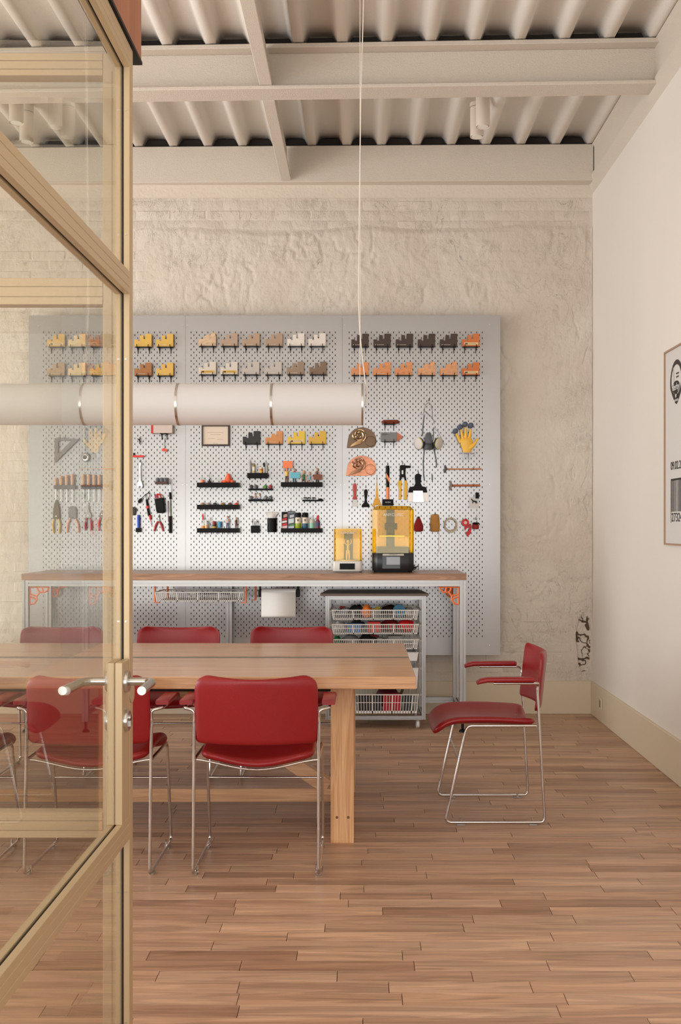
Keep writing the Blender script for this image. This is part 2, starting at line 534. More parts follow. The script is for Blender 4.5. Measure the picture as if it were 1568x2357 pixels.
hgt -= np.clip(1-(hx3*hx3+hz3*hz3), 0, 1)*.03*fbm(X*20, Z*14, 2, 50)
hgt[:, -1] = 0
ny, nx = X.shape
vsW = np.stack([X, YB - hgt, Z], -1).reshape(-1, 3)
me = bpy.data.meshes.new('wall_back')
idx = np.arange(ny*nx).reshape(ny, nx)
q = np.stack([idx[:-1, :-1], idx[:-1, 1:], idx[1:, 1:], idx[1:, :-1]], -1).reshape(-1, 4)
me.from_pydata(vsW.tolist(), [], q.tolist())
for p in me.polygons: p.use_smooth = True
me.materials.append(RUBBLE)
wall_back = bpy.data.objects.new('wall_back', me); C.objects.link(wall_back)
tag(wall_back, 'rough cream painted brick and render wall behind the pegboard', kind='structure')
MB().box(XL, XR+.1, YB+.06, YB+.2, -.05, 4.3).build('masonry', WALLP, wall_back, smooth=0)
MB().box(XL, -2.94, YB, YB+.06, -.05, 3.78).build('rendered_end', RUBBLE, wall_back, smooth=0)
MB().box(XL, XR+.05, YB-.008, YB+.06, 3.765, 4.25).build('plaster_band', PAINT, wall_back, smooth=0)
MB().box(1.50, 1.679, YB+.022, YB+.05, .27, .78).build('crack_shade_masonry', mat('dark masonry and crack shade', (92, 76, 60), .9, bump=.6, bscale=60), wall_back, smooth=0)  # dark mortar colour that also stands in for shade in the deep cracks
# single bricks where the render is missing
nb = 0
for row in range(int(.3/BH), int(3.77/BH)):
    for cx in range(-12, 8):
        xo = (row % 2)*BL/2
        x0 = cx*BL - xo; x1 = x0+BL; z0 = row*BH; z1 = z0+BH
        xm = (x0+x1)/2; zm = (z0+z1)/2
        if x0 < -2.72 or xm > XR-.03 or z0 < .24 or z1 > 3.765 or nb >= 298: continue
        if abs(xm-1.62) < .16 and .25 < zm < .78: continue
        if -2.36 < xm < .94 and .5 < zm < 2.86: continue
        mk = brickmask(np.array([xm]), np.array([zm]))[0]
        if mk < .62: continue
        x1 = min(x1, XR-.004)
        g = .003 + random.uniform(0, .0015)
        rs = random.Random(row*97+cx)
        n = 5; mb = MB(); vs_ = []; pr = rs.uniform(.0015, .004) if zm > 3.4 else rs.uniform(.002, .006)
        dx_ = rs.uniform(-.03, .03)
        for j in range(4):
            for i in range(n+1):
                u = i/n; v_ = j/3
                xx = x0+g + (x1-x0-2*g)*u + (rs.uniform(-.002, .002) if 0 < i < n else rs.uniform(-.001, .001))
                zz = z0+g + (z1-z0-2*g)*v_ + rs.uniform(-.0015, .0015)
                edge = (i in (0, n)) or (j in (0, 3))
                vs_.append((xx, YB - (.0008 if edge else pr + rs.uniform(-.0012, .0012)), zz))
        # pull the inner ring outwards so that each brick has a flat face and a soft arris
        for j in (1, 2):
            for i in range(n+1):
                k = j*(n+1)+i; x_, y_, z_ = vs_[k]
                z_ = (z0+g+.006) if j == 1 else (z1-g-.006)
                if i == 1: x_ = x0+g+.007
                if i == n-1: x_ = x1-g-.007
                vs_[k] = (x_, y_, z_)
        fs_ = [(j*(n+1)+i, j*(n+1)+i+1, (j+1)*(n+1)+i+1, (j+1)*(n+1)+i) for j in range(3) for i in range(n)]
        mb.add(vs_, fs_)
        k0 = len(vs_)
        ring = [i for i in range(n+1)] + [(j*(n+1)+n) for j in range(1, 4)] + [3*(n+1)+i for i in range(n-1, -1, -1)] + [j*(n+1) for j in (2, 1)]
        mb.v += [(vs_[i][0], YB+.01, vs_[i][2]) for i in ring]
        L = len(ring)
        mb.f += [(ring[i], ring[(i+1) % L], k0+(i+1) % L, k0+i) for i in range(L)]
        mb.build('brick', RUBBLE, wall_back, smooth=25); nb += 1

# ---- right wall, skirtings
wr = MB().box(XR, XR+.2, -3.6, YB+.2, -.05, 4.3).build('wall_right', RWALL, None, smooth=0)
tag(wr, 'smooth pale limewashed wall on the right', kind='structure')
b = MB().box(XL, XR, YB-.022, YB+.01, 0, .237).build('baseboard_back', BASEB, None, bevel=.002)
tag(b, 'tall plain beige skirting board along the back wall', kind='structure')
b = MB().box(XR-.018, XR+.01, -3.6, YB-.02, 0, .237).build('baseboard_right', BASEB, None, bevel=.003)
tag(b, 'tall plain cream skirting board along the right wall', kind='structure')

b = MB().box(XL, XR, -3.75, -3.62, 3.02, 4.2).build('wall_rear_blocker', PAINT, None, smooth=0)  # added out of view to block world light from the upper pegboard
tag(b, 'unseen wall added above the windows to dim the pegboard reflection', kind='structure')

# ---- ceiling: corrugated deck, beams
ceil = MB()
P_ = .2515; xc = .136
prof = []
k0 = int((XL-xc)/P_)-1
for k in range(k0, 7):
    c = xc + k*P_
    for dx, dz in ((-.027, 0), (.027, 0), (.036, .018), (.052, .050), (.068, .062), (P_-.068, .062), (P_-.052, .050), (P_-.036, .018)):
        prof.append((c+dx, 4.125+dz))
prof = [p for p in prof if XL-.3 < p[0] < XR+.01] + [(XR+.01, 4.187)]
YC = [-3.6, YB+.1]
vs_ = []
for y in YC: vs_ += [(p[0], y, p[1]) for p in prof]
n = len(prof)
ceil.add(vs_, [(i, i+1, n+i+1, n+i) for i in range(n-1)])
ceil = ceil.build('ceiling', DECK, None, smooth=20, solid=.003)
tag(ceil, 'cream sprayed corrugated steel deck ceiling', kind='structure')
MB().box(XL-.3, XR+.2, -3.6, YB+.2, 4.215, 4.3).build('roof_slab', PLASTER, ceil, smooth=0)

def ibeam(name, label, c, length, yaw, zt=4.12, zb=3.862, w=.165, tf=.025, tw=.012):
    m = MB(); L = length/2
    m.box(-L, L, -w/2, w/2, zt-tf, zt)
    m.box(-L, L, -w/2, w/2, zb, zb+tf*.8)
    m.box(-L, L, -tw/2, tw/2, zb+tf*.8, zt-tf)
    o = m.build(name, PLASTER, None, origin=(0, 0, 0), bevel=.003)
    o.location = (c[0], c[1], 0); o.rotation_euler[2] = yaw
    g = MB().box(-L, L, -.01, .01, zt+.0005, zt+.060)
    gg = g.build('gap_shade_strip', GAPSHADE, None, origin=(0, 0, 0)); gg.parent = o  # dark strip painting the shade between the deck ribs above the beam
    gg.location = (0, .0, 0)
    return tag(o, label, kind='structure')
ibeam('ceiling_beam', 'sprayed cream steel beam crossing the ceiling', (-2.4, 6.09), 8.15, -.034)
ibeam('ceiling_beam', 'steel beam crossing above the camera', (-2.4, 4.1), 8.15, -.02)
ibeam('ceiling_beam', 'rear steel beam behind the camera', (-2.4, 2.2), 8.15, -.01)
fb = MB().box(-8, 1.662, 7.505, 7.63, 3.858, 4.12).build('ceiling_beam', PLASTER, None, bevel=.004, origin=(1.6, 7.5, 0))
fb.rotation_euler[2] = -.017
tag(fb, 'sprayed cream beam casing along the top of the back wall', kind='structure')
g = MB().box(-8, 1.66, 7.545, 7.60, 4.121, 4.182).build('gap_shade_strip', GAPSHADE, None, origin=(1.6, 7.5, 0)); g.parent = fb; g.location = (0, 0, 0)  # same painted gap shade above the back wall beam
eb = MB().prism([(XR+.01, 3.765), (XR-.032, 3.885), (XR-.032, 3.905), (XR-.012, 3.905), (XR-.012, 4.1), (XR-.03, 4.12), (XR+.01, 4.12)], 'y', -3.6, YB).build('trim_1', PLASTER, None, bevel=.002)
tag(eb, 'sprayed steel edge beam along the top of the right wall', kind='structure')
# small secondary tees running away from the camera
for (y0_, y1_, zj) in ((6.118, 7.525, 3.862), (4.075, 6.018, 3.8835), (2.2, 4.05, 3.8835)):
    sx = -.553
    j = MB().box(sx-.037, sx+.037, y0_, y1_, zj, zj+.02).box(sx-.006, sx+.006, y0_, y1_, zj+.02, 4.09)
    tag(j.build('ceiling_joist', PLASTER, None, bevel=.003), 'narrow sprayed tee joist between the cross beams', kind='structure')

# ---- outlet plate on the right skirting
o = T('wall_outlet', 'small cream outlet plate on the right skirting board near the corner', 'outlet', (XR-.018, 7.27, .09))
MB().box(XR-.026, XR-.0185, 7.23, 7.31, .09, .172).build('plate', BASEB, o, bevel=.002)
MB().box(XR-.0275, XR-.0255, 7.255, 7.285, .105, .155).build('socket', mat('outlet shadow grey', (120, 108, 92), .5), o)

# ================================================================== GLAZED DOOR LEAF (plane along the depth) AND PARTITION
GX = -.589; XA = -.607; XB_ = -.571
YP = 2.553; YQ = 2.59
door = MB()
# post: two strips with the gasket gap between them, core behind
door.box(XA, GX-.0034, YP, YQ, 0.0, 2.545).box(GX+.0034, XB_, YP, YQ, 0.0, 2.545).box(GX-.0035, GX+.0035, YP+.012, YQ-.002, 0.0, 2.545)
door1 = door.build('door_1', CHAMP, None, bevel=.0012, origin=(GX, YQ, 0))
tag(door1, 'champagne aluminium framed glass door standing open', kind='structure')
def rail(z0, z1, gap_top, gap_bot, name='rail'):
    m = MB(); ya, yb = 1.50, YP+.001
    g = .0005; zs = [z0, z0+(z1-z0)*.30, z0+(z1-z0)*.68, z1]
    core = .0009
    m.box(XA+core, XB_-core, ya, yb, z0+.008, z1-.008)
    for side in (XA, XB_):
        for i in range(3):
            a, b_ = zs[i]+(g if i else 0), zs[i+1]-(g if i < 2 else 0)
            x0, x1 = (side, GX-.0034) if side == XA else (GX+.0034, side)
            if i == 1: x0, x1 = (side, side+.004) if side == XA else (side-.004, side)
            m.box(x0, x1, ya, yb, a, b_)
    r = m.build(name, CHAMP, door1, bevel=.0008)
    if gap_top: MB().box(GX-.0035, GX+.0035, ya, yb, z1-.010, z1-.004).build('gasket', GASKET, r)
    if gap_bot: MB().box(GX-.0035, GX+.0035, ya, yb, z0+.004, z0+.010).build('gasket', GASKET, r)
    return r
rail(2.490, 2.545, 0, 1)
rail(1.934, 1.990, 1, 1)
rail(.600, .656, 1, 1)
rail(.0, .06, 1, 0)
MB().box(GX-.0033, GX+.0033, YP+.003, YP+.009, .05, 2.5).build('gasket', GASKET, door1)
MB().box(XA, XB_, 1.44, 1.50, 0, 2.545).build('hinge_stile', CHAMP, door1, bevel=.001)
for z0, z1 in ((.06, .60), (.656, 1.934), (1.99, 2.49)):
    MB().box(GX-.0014, GX+.0014, 1.50, YP+.0045, z0-.004, z1+.004).build('glass_pane', GLASS, door1, smooth=0)
# lock case block
lk = MB().box(XA, GX-.0012, 2.475, YP, .656, 1.041).box(GX+.0012, XB_, 2.475, YP, .656, 1.041).box(GX-.0013, GX+.0013, 2.48, YP, .656, 1.037)
lock = lk.build('lock_case', CHAMP, door1, bevel=.0008)
for z in (1.02*0+2.385, 2.08, 1.775, 1.133, .47, .15):
    for xx in (-.5985, -.580):
        MB().lathe([(.0022, 0), (.0022, .0012)], (xx, YP-.0012, z), 'y', 8).build('screw', STEEL, door1)
for sgn in (-1, 1):
    xf = XB_ if sgn > 0 else XA
    zc = .992; yc = 2.512
    h = MB().lathe([(.026, 0), (.026, sgn*.006), (.024, sgn*.009)], (xf, yc, zc), 'x', 24).build('rosette', STEEL, door1, bevel=0)
    L = .055
    path = fillet([(xf+sgn*.006, yc, zc), (xf+sgn*L, yc, zc), (xf+sgn*(L+.012), yc-.02, zc), (xf+sgn*(L+.014), yc-.145, zc)] if sgn > 0 else
                  [(xf-.006, yc, zc), (xf-L+.005, yc, zc), (xf-L-.012, yc-.02, zc), (xf-L-.02, yc-.145, zc)], .01, 4)
    MB().tube(path, .0102, 18).build('lever', STEEL, h, smooth=40)
    r2 = MB().lathe([(.026, 0), (.026, sgn*.006), (.024, sgn*.009)], (xf, yc, .898), 'x', 24).build('cylinder_rosette', STEEL, door1)
    MB().lathe([(.0085, 0), (.0085, sgn*.004)], (xf+sgn*.009, yc, .905), 'x', 14).box(xf+sgn*.009 if sgn>0 else xf-.013, xf+.013 if sgn>0 else xf-.009, yc-.004, yc+.004, .884, .905).build('lock_cylinder', STEEL, r2)
MB().lathe([(.024, 0), (.024, .003)], (XB_, YP+.02, .955), 'x', 20).build('strike_disc', CHAMP, door1)

win = MB()
WY0, WY1 = 2.60, 2.64
part1 = MB().box(-.648, XA-.0005, WY0, WY1, 0, 2.545).build('window_1', CHAMP, None, bevel=.001)
tag(part1, 'fixed champagne framed glass partition left of the corner post', kind='structure')
MB().box(-.6255, -.6245, WY0-.0008, WY0+.002, 0, 2.5).build('groove', mat('groove shade brown', (120, 96, 64), .6), part1)
for z0, z1 in ((2.490, 2.545), (1.919, 1.985), (.589, .652), (0, .06)):
    m = MB(); hgt_ = z1-z0
    for i, (a, b_) in enumerate(((0, .28), (.3, .66), (.68, 1))):
        m.box(-3.2, -.6485, WY0, WY1, z0+hgt_*a, z0+hgt_*b_)
    m.box(-3.2, -.6485, WY0+.003, WY1-.003, z0+.002, z1-.002)
    m.build('rail', CHAMP, part1, bevel=.0006)
for z0, z1 in ((.06, .589), (.652, 1.919), (1.985, 2.49)):
    MB().box(-3.2, -.65, WY0+.017, WY0+.023, z0-.003, z1+.003).build('glass_pane', GLASS2, part1, smooth=0)
MB().box(-3.26, -3.2, WY0, WY1, 0, 2.545).build('stile', CHAMP, part1, bevel=.001)

tr = MB().box(-.64, -.5665, 1.3, 2.668, 2.556, 3.3).build('trim_2', BROWN, None, bevel=.001)
tag(tr, 'terracotta brown fascia panel above the glass door frame', kind='structure')
MB().box(-.641, -.565, 1.3, 2.674, 2.548, 2.556).build('drip_edge', GASKET, tr)

# ================================================================== PEGBOARD
PY = 7.50
def px(x, s=320.): return (x-835)/s
def pz(y, s=320.): return H-(y-1212)/s
PT, PBm = pz(726), pz(1508)
peg = T('pegboard', 'large white slotted metal pegboard wall of three panels', 'pegboard', ((px(66)+px(1152))/2, PY, PBm))
def panel(x0p, x1p, sx0, ncol, name='panel'):
    hp = 6.385/320; vp = 6.6/320
    xs0 = px(sx0) - hp/2; zt = pz(765) + vp/2
    nrow = 107
    hw, hh = .0027, .0072
    vs = []; fs = []
    def quad(a, b, c, d, y=PY):
        k = len(vs); vs.extend([(a, y, c), (b, y, c), (b, y, d), (a, y, d)]); fs.append((k, k+1, k+2, k+3))
    xa, xb = px(x0p)+.0007, px(x1p)-.0007
    xe = xs0 + ncol*hp; zb = zt - nrow*vp
    quad(xa, xs0, PBm, PT); quad(xe, xb, PBm, PT); quad(xs0, xe, zt, PT); quad(xs0, xe, PBm, zb)
    for r_ in range(nrow):
        z1 = zt - r_*vp; z0 = z1 - vp; zc = (z0+z1)/2
        for c_ in range(ncol):
            x0 = xs0 + c_*hp; x1 = x0+hp; xc_ = (x0+x1)/2
            if (r_+c_) % 2:
                quad(x0, x1, z0, z1)
            else:
                a, b_, c, d = xc_-hw, xc_+hw, zc-hh, zc+hh
                ch = .0022
                k = len(vs)
                hol = [(a+ch, c), (b_-ch, c), (b_, c+ch), (b_, d-ch), (b_-ch, d), (a+ch, d), (a, d-ch), (a, c+ch)]
                vs.extend([(x0, PY, z0), (x1, PY, z0), (x1, PY, z1), (x0, PY, z1)])
                vs.extend([(p[0], PY, p[1]) for p in hol]); vs.extend([(p[0], PY+.004, p[1]) for p in hol])
                h0 = k+4
                fs.extend([(k, k+1, h0+1, h0), (k+1, h0+2, h0+1), (k+1, k+2, h0+3, h0+2), (k+2, h0+4, h0+3),
                           (k+2, k+3, h0+5, h0+4), (k+3, h0+6, h0+5), (k+3, k, h0+7, h0+6), (k, h0, h0+7)])
                for i in range(8): fs.append((h0+i, h0+(i+1) % 8, h0+8+(i+1) % 8, h0+8+i))
    k = len(vs)
    vs.extend([(xa, PY, PBm), (xb, PY, PBm), (xb, PY, PT), (xa, PY, PT), (xa, PY+.02, PBm), (xb, PY+.02, PBm), (xb, PY+.02, PT), (xa, PY+.02, PT)])
    fs.extend([(k, k+1, k+5, k+4), (k+1, k+2, k+6, k+5), (k+2, k+3, k+7, k+6), (k+3, k, k+4, k+7)])
    m = MB(); m.v = vs; m.f = fs
    return m.build(name, BOARD, peg, smooth=0, recalc=False)
panel(66, 427, 100, 49)
panel(427, 788, 440, 53)
panel(788, 1152, 804, 49)
MB().box(px(66)+.02, px(1152)-.02, PY+.006, PY+.019, PBm+.02, PT-.02).build('shade_backing', SLOTSHADE, peg, smooth=0)  # black sheet added behind the slots, standing in for their shade
for x in (110, 420, 794, 1125): 
    MB().box(px(x)-.02, px(x)+.02, PY+.0195, YB-.05, PBm+.1, PT-.1).build('standoff', ALU, peg, smooth=0)
for x, y in ((421, 749), (431, 749), (783, 748), (793, 748), (1127, 747), (421, 1116), (430, 1116), (784, 1116), (793, 1115), (1127, 1115), (88, 750), (88, 1117), (1127, 1485)):
    MB().lathe([(.003, 0), (.003, -.0015)], (px(x), PY, pz(y)), 'y', 8).build('screw', STEEL, peg)

# ---- stepped material samples on little brackets
STEP = [(0, 0), (1, 0), (1, 1), (.63, 1), (.63, .6), (.535, .6), (.535, .89), (.325, .89), (.325, .46), (.22, .46), (.22, .56), (0, .56)]
def bracket(x0, zb, w, label, grp='black shelf brackets under the material samples', depth=.045):
    o = T('shelf_bracket', label, 'bracket', (x0+w/2, PY, zb), grp)
    for fx in (.16, .82):
        xx = x0 + w*fx
        m = MB()
        m.prism([(PY-.0005, zb-.044), (PY-.0005, zb), (PY-depth, zb), (PY-depth, zb+.016), (PY-depth-.004, zb+.016), (PY-depth-.004, zb-.005), (PY-.022, zb-.008), (PY-.008, zb-.022), (PY-.006, zb-.044)], 'x', xx-.0022, xx+.0022)
        m.build('hook', BLACK, o)
    MB().box(x0+w*.05, x0+w*.95, PY-depth, PY-.002, zb-.003, zb-.0002).build('ledge', BLACK, o)
    return o
SH = .095; SW = .124
def sample(x, yb, col, label, grp, tag_col=None, h=27.5/320*1.07, w=39.5/320, stone=0, shape=STEP, met=0):
    x0 = px(x, 322); zb = pz(yb, 322)
    o = T('material_sample', label, 'sample', (x0+w/2, PY-.03, zb), grp)
    m = MB().prism([(x0+w*u, zb+.0002+h*v) for u, v in shape], 'y', PY-.036, PY-.022)
    mm = mat('sample %d %d %d %g' % (*col, stone), col, .45, var=stone, vscale=35, stretch=(1, 1, 2), metal=met)
    m.build('slab', mm, o, bevel=.0008)
    if tag_col:
        m2 = mat('sample sticker %d %d %d' % tag_col, tag_col, .6)
        s_ = MB().box(x0+w*.12, x0+w*.92, PY-.0368, PY-.0361, zb+h*.12, zb+h*.32).build('sticker', m2, o)
        MB().box(x0+w*.17, x0+w*.32, PY-.0374, PY-.0369, zb+h*.17, zb+h*.26).box(x0+w*.38, x0+w*.8, PY-.0374, PY-.0369, zb+h*.22, zb+h*.24).build('print', INK, s_)
    elif random.random() < .6:
        MB().box(x0+w*.10, x0+w*.16, PY-.0366, PY-.0361, zb+h*.12, zb+h*.17).box(x0+w*.2, x0+w*.6, PY-.0366, PY-.0361, zb+h*.13, zb+h*.15).build('print', mat('pale print', (220, 210, 190), .6), o)
    return o
SHEL = [(0, 0), (1, 0), (1, .75), (.93, 1.05), (.74, 1.08), (.66, .8), (.58, .95), (.35, .8), (.27, .55), (0, .52)]
YEL = (214, 172, 78); TAN = (172, 140, 104); CRM = (228, 200, 148); GRG = (178, 152, 130); WHT = (226, 216, 204); LG = (190, 180, 170)
STON = (212, 202, 188); DK = (62, 44, 34); OR = (204, 112, 52); LOR = (214, 140, 86); TD = (150, 126, 104); TD2 = (124, 100, 76); BRN = (160, 104, 54)
ordn = ['first', 'second', 'third', 'fourth', 'fifth', 'sixth']
rowsS = [
  ('left panel top row', 797.5, [(108, YEL, 'yellow', CRM, 0, STEP), (156, CRM, 'cream and gold', None, .15, STEP), (206, BRN, 'brown', None, .1, STEP), (257, YEL, 'golden yellow', None, 0, STEP), (308.5, YEL, 'mustard yellow', None, 0, STEP), (358.5, YEL, 'ochre yellow', None, 0, STEP)]),
  ('left panel second row', 864, [(108, TAN, 'speckled tan', None, .2, STEP), (156, CRM, 'pale gold', None, .1, STEP), (206, YEL, 'yellow brown', None, .15, STEP), (257, YEL, 'dull yellow', None, 0, STEP), (308.5, BRN, 'glossy brown', None, .1, STEP), (358.5, YEL, 'plain mustard', None, 0, STEP)]),
  ('middle panel top row', 796, [(457, (206, 176, 140), 'veined beige jagged', None, .25, SHEL), (507, GRG, 'greige', None, 0, STEP), (558, (176, 148, 122), 'warm taupe', None, 0, STEP), (610.5, (172, 144, 118), 'taupe', None, 0, STEP), (661, WHT, 'veined white', None, .06, STEP), (710, (224, 214, 202), 'plain white', None, 0, STEP)]),
  ('middle panel second row', 861.5, [(457, STON, 'off-white yellow-labelled', YEL, 0, STEP), (507, STON, 'ivory yellow-labelled', YEL, 0, STEP), (557, LG, 'light grey', None, 0, STEP), (609, LG, 'pale grey', None, 0, STEP), (660, TD, 'brown tan', None, 0, STEP), (712, TD2, 'dark tan', None, 0, STEP)]),
  ('right panel top row', 797, [(809, DK, 'dark brown', None, 0, STEP), (860, DK, 'dark brown', None, 0, STEP), (911.5, DK, 'dark brown', None, 0, STEP), (962.5, DK, 'dark brown', None, 0, STEP), (1013.5, DK, 'dark brown', None, 0, STEP), (1064.5, OR, 'burnt orange labelled', CRM, 0, STEP)]),
  ('right panel second row', 863, [(809, LOR, 'light orange wood', None, .12, STEP), (860, LOR, 'light orange wood', None, .18, STEP), (910, LOR, 'light orange wood', None, .22, STEP), (963, (216, 156, 110), 'pale orange carved', None, .2, SHEL), (1014, (214, 150, 102), 'pale orange smooth', None, .15, SHEL), (1064.5, OR, 'orange labelled', CRM, 0, STEP)]),
]
for (rn, yb, its) in rowsS:
    for i, (x, c, cn, tg, st, shp) in enumerate(its):
        sample(x, yb, c, '%s stepped sample, %s from left in the %s' % (cn, ordn[i], rn), 'stepped material samples, ' + rn, tg, stone=st, shape=shp)
        bracket(px(x, 322), pz(yb, 322), 39.5/320, 'black bracket pair under the %s sample of the %s' % (ordn[i], rn))
ORW = [(0, 0), (1, 0), (1, 1), (.66, .98), (.62, .62), (.5, .8), (.38, .78), (.33, .5), (0, .5)]
for x, c, cn, tg, shp, st in ((558.5, (26, 22, 20), 'black', None, STEP, .2), (610.5, (206, 138, 78), 'orange wood', None, ORW, .1), (662, (226, 190, 62), 'bright yellow labelled', CRM, STEP, 0), (710.5, (216, 172, 62), 'golden ochre', None, STEP, 0)):
    sample(x, 1021.5, c, '%s stepped sample beside the framed certificate, below the tube lamp' % cn, 'samples right of the certificate', tg, stone=st, shape=shp)
    bracket(px(x, 322), pz(1021.5, 322), 39.5/320, 'black bracket pair under the %s sample below the lamp' % cn)

# ---- framed certificate
o = T('certificate', 'dark framed certificate hanging half hidden below the tube lamp', 'certificate', (px(497.5), PY, pz(1027)))
x0, x1, z0, z1 = px(465), px(530), pz(1027), pz(978)
MB().box(x0, x1, PY-.018, PY-.001, z0, z0+.012).box(x0, x1, PY-.018, PY-.001, z1-.012, z1).box(x0, x0+.009, PY-.018, PY-.001, z0+.012, z1-.012).box(x1-.014, x1, PY-.018, PY-.001, z0+.012, z1-.012).build('frame', mat('dark walnut frame', (52, 32, 24), .4), o, bevel=.001)
cp = MB().box(x0+.008, x1-.012, PY-.009, PY-.006, z0+.011, z1-.011).build('sheet', mat('certificate paper', (222, 206, 186), .5), o)
m = MB()
for y, a, b_ in ((996, 478, 515), (1001, 485, 508), (1010, 480, 495), (1012, 500, 514), (1021, 490, 502)): m.box(px(a), px(b_), PY-.0096, PY-.0091, pz(y), pz(y)+.0012)
m.build('print', mat('faded print', (120, 104, 90), .7), cp)

# ---- trays and shelves of the middle panel
def tray(x0p, x1p, y0p, y1p, label, depth=.085, rail_=0):
    x0, x1, z1, z0 = px(x0p, 323), px(x1p, 323), pz(y0p, 323), pz(y1p, 323)
    o = T('wall_tray', label, 'shelf', ((x0+x1)/2, PY, z0), 'black trays on the pegboard')
    zf_ = z1-.008 if z1-z0 > .02 else z0
    m = MB().box(x0+.0029, x1-.0029, PY-depth+.0029, PY-.0039, zf_, zf_+.003)
    m.box(x0, x1, PY-depth, PY-depth+.003, z0, z1).box(x0, x0+.003, PY-depth+.003, PY-.001, z0, z1).box(x1-.003, x1, PY-depth+.003, PY-.001, z0, z1)
    m.box(x0+.003, x1-.003, PY-.004, PY-.001, z0, z1)
    m.build('tray', BLACK, o, bevel=.0008)
    for i in range(max(3, int((x1-x0)/.04))):
        xx = x0+.012+i*.0399
        if xx > x1-.008: break
        MB().box(xx-.002, xx+.002, PY-.006, PY-.0008, z0-.012, z0).build('clip', BLACK, o)
    return z0
tray(454, 550, 1111, 1121, 'long black tray with the orange toy, upper left of the middle panel')
tray(454, 550, 1162, 1172, 'long black tray holding small shells, middle one of three')
tray(454, 550, 1216, 1226, 'long black tray with figurines and paints, lowest of the three left trays')
tray(569, 616, 1088.5, 1100, 'short deep black tray holding glass vials', .07)
tray(571, 627, 1124, 1128, 'thin black ledge holding green and red skulls', .05)
tray(571, 627, 1149, 1153.5, 'thin black ledge with two seated figures in blue trousers', .05)
tray(647, 742, 1110, 1120, 'long black tray with a row of painted figurines holding signs')
tray(695.5, 744, 1150.3, 1153.5, 'thin black ledge holding small black insect miniatures', .05)
tray(647, 742, 1216, 1226, 'long black tray with spray cans and glue packs')

def col(*c): return mat('c %d %d %d' % c, c, .45)
TRAYTOP = {1121: 1111, 1172: 1162, 1226: 1216, 1100: 1088.5, 1120: 1110}
def Z0(y): return pz(TRAYTOP[y], 323)-.0048
Yt = PY-.045
# top-left tray
zt_ = Z0(1121)
def bottle(x, zb, r, h, parts, label, cat='bottle', grp=None, y=Yt, name='bottle'):
    """parts: list of (name, mat, z0frac, z1frac, profile radii)"""
    X0 = px(x, 323)
    o = T(name, label, cat, (X0, y, zb), grp)
    for (nm, mm, a, b_, rr) in parts:
        k = len(rr)
        MB().lathe([(r*q, h*(a+(b_-a)*i/(k-1))) for i, q in enumerate(rr)], (X0, y, zb), 'z', 14).build(nm, mm, o)
    return o
bottle(464.5, zt_, .013, .078, [('liquid', col(240, 130, 96), 0, .32, (1, 1, 1)), ('body', CLEARP, .321, .6, (1, .9, .35)), ('nozzle', CLEARP, .601, 1, (.3, .15, .1))], 'clear nozzle bottle with coral liquid at the left of the top tray', grp='bottles on the trays')
o = bottle(481, zt_, .012, .075, [('base', col(28, 26, 28), 0, .42, (1, .95, .5, .3)), ('tip', col(120, 118, 112), .421, 1, (.2, .15, .08))], 'black-capped grey nozzle standing beside the coral bottle', 'nozzle', name='nozzle')
m = MB().ell((px(524, 323), Yt, zt_+.028), .024, .018, .028).ell((px(517, 323), Yt-.008, zt_+.012), .018, .014, .011).ell((px(534, 323), Yt-.006, zt_+.013), .013, .013, .013)
m.lathe([(.020, 0), (.016, .02), (.012, .035), (.009, .04), (.002, .041)], (px(524.5, 323), Yt, zt_+.03), 'z', 14)
m.ell((px(511, 323), Yt-.002, zt_+.014), .010, .012, .010)
m.thing('plush_toy', mat('coral toy', (240, 104, 66), .6), 'orange soft blob-shaped toy on the top left tray', 'toy', origin=(px(524, 323), Yt, zt_))
bottle(503, zt_, .009, .035, [('body', CLEARP, 0, 1, (1, 1, .9))], 'small clear empty cup between the nozzle and the orange toy', 'cup', name='cup')
# middle-left tray: shells
zt_ = Z0(1172)
for i, (x, c, nm) in enumerate(((464.5, (170, 140, 110), 'tan'), (478, (176, 156, 146), 'pinkish grey'), (493, (70, 72, 78), 'dark grey'), (511, (168, 128, 66), 'golden'), (528, (104, 62, 60), 'maroon'), (543, (214, 84, 56), 'red orange'))):
    X0 = px(x, 323)
    o = T('small_turtle', '%s dome-shaped miniature in the middle tray' % nm, 'miniature', (X0, Yt, zt_), 'dome miniatures in the middle tray')
    mm = mat('shell %d' % i, c, .5, var=.3, vscale=120)
    MB().ell((X0, Yt, zt_+.006), .015, .014, .015).build('shell', mm, o)
    MB().tube([(X0+.006, Yt, zt_+.017), (X0+.008, Yt, zt_+(.037 if i == 5 else .026))], .002 if i != 5 else .003, 6).build('tip', mm, o)
    MB().box(X0-.010, X0+.010, Yt-.010, Yt+.010, zt_+.0001, zt_+.004).build('base', mm, o)

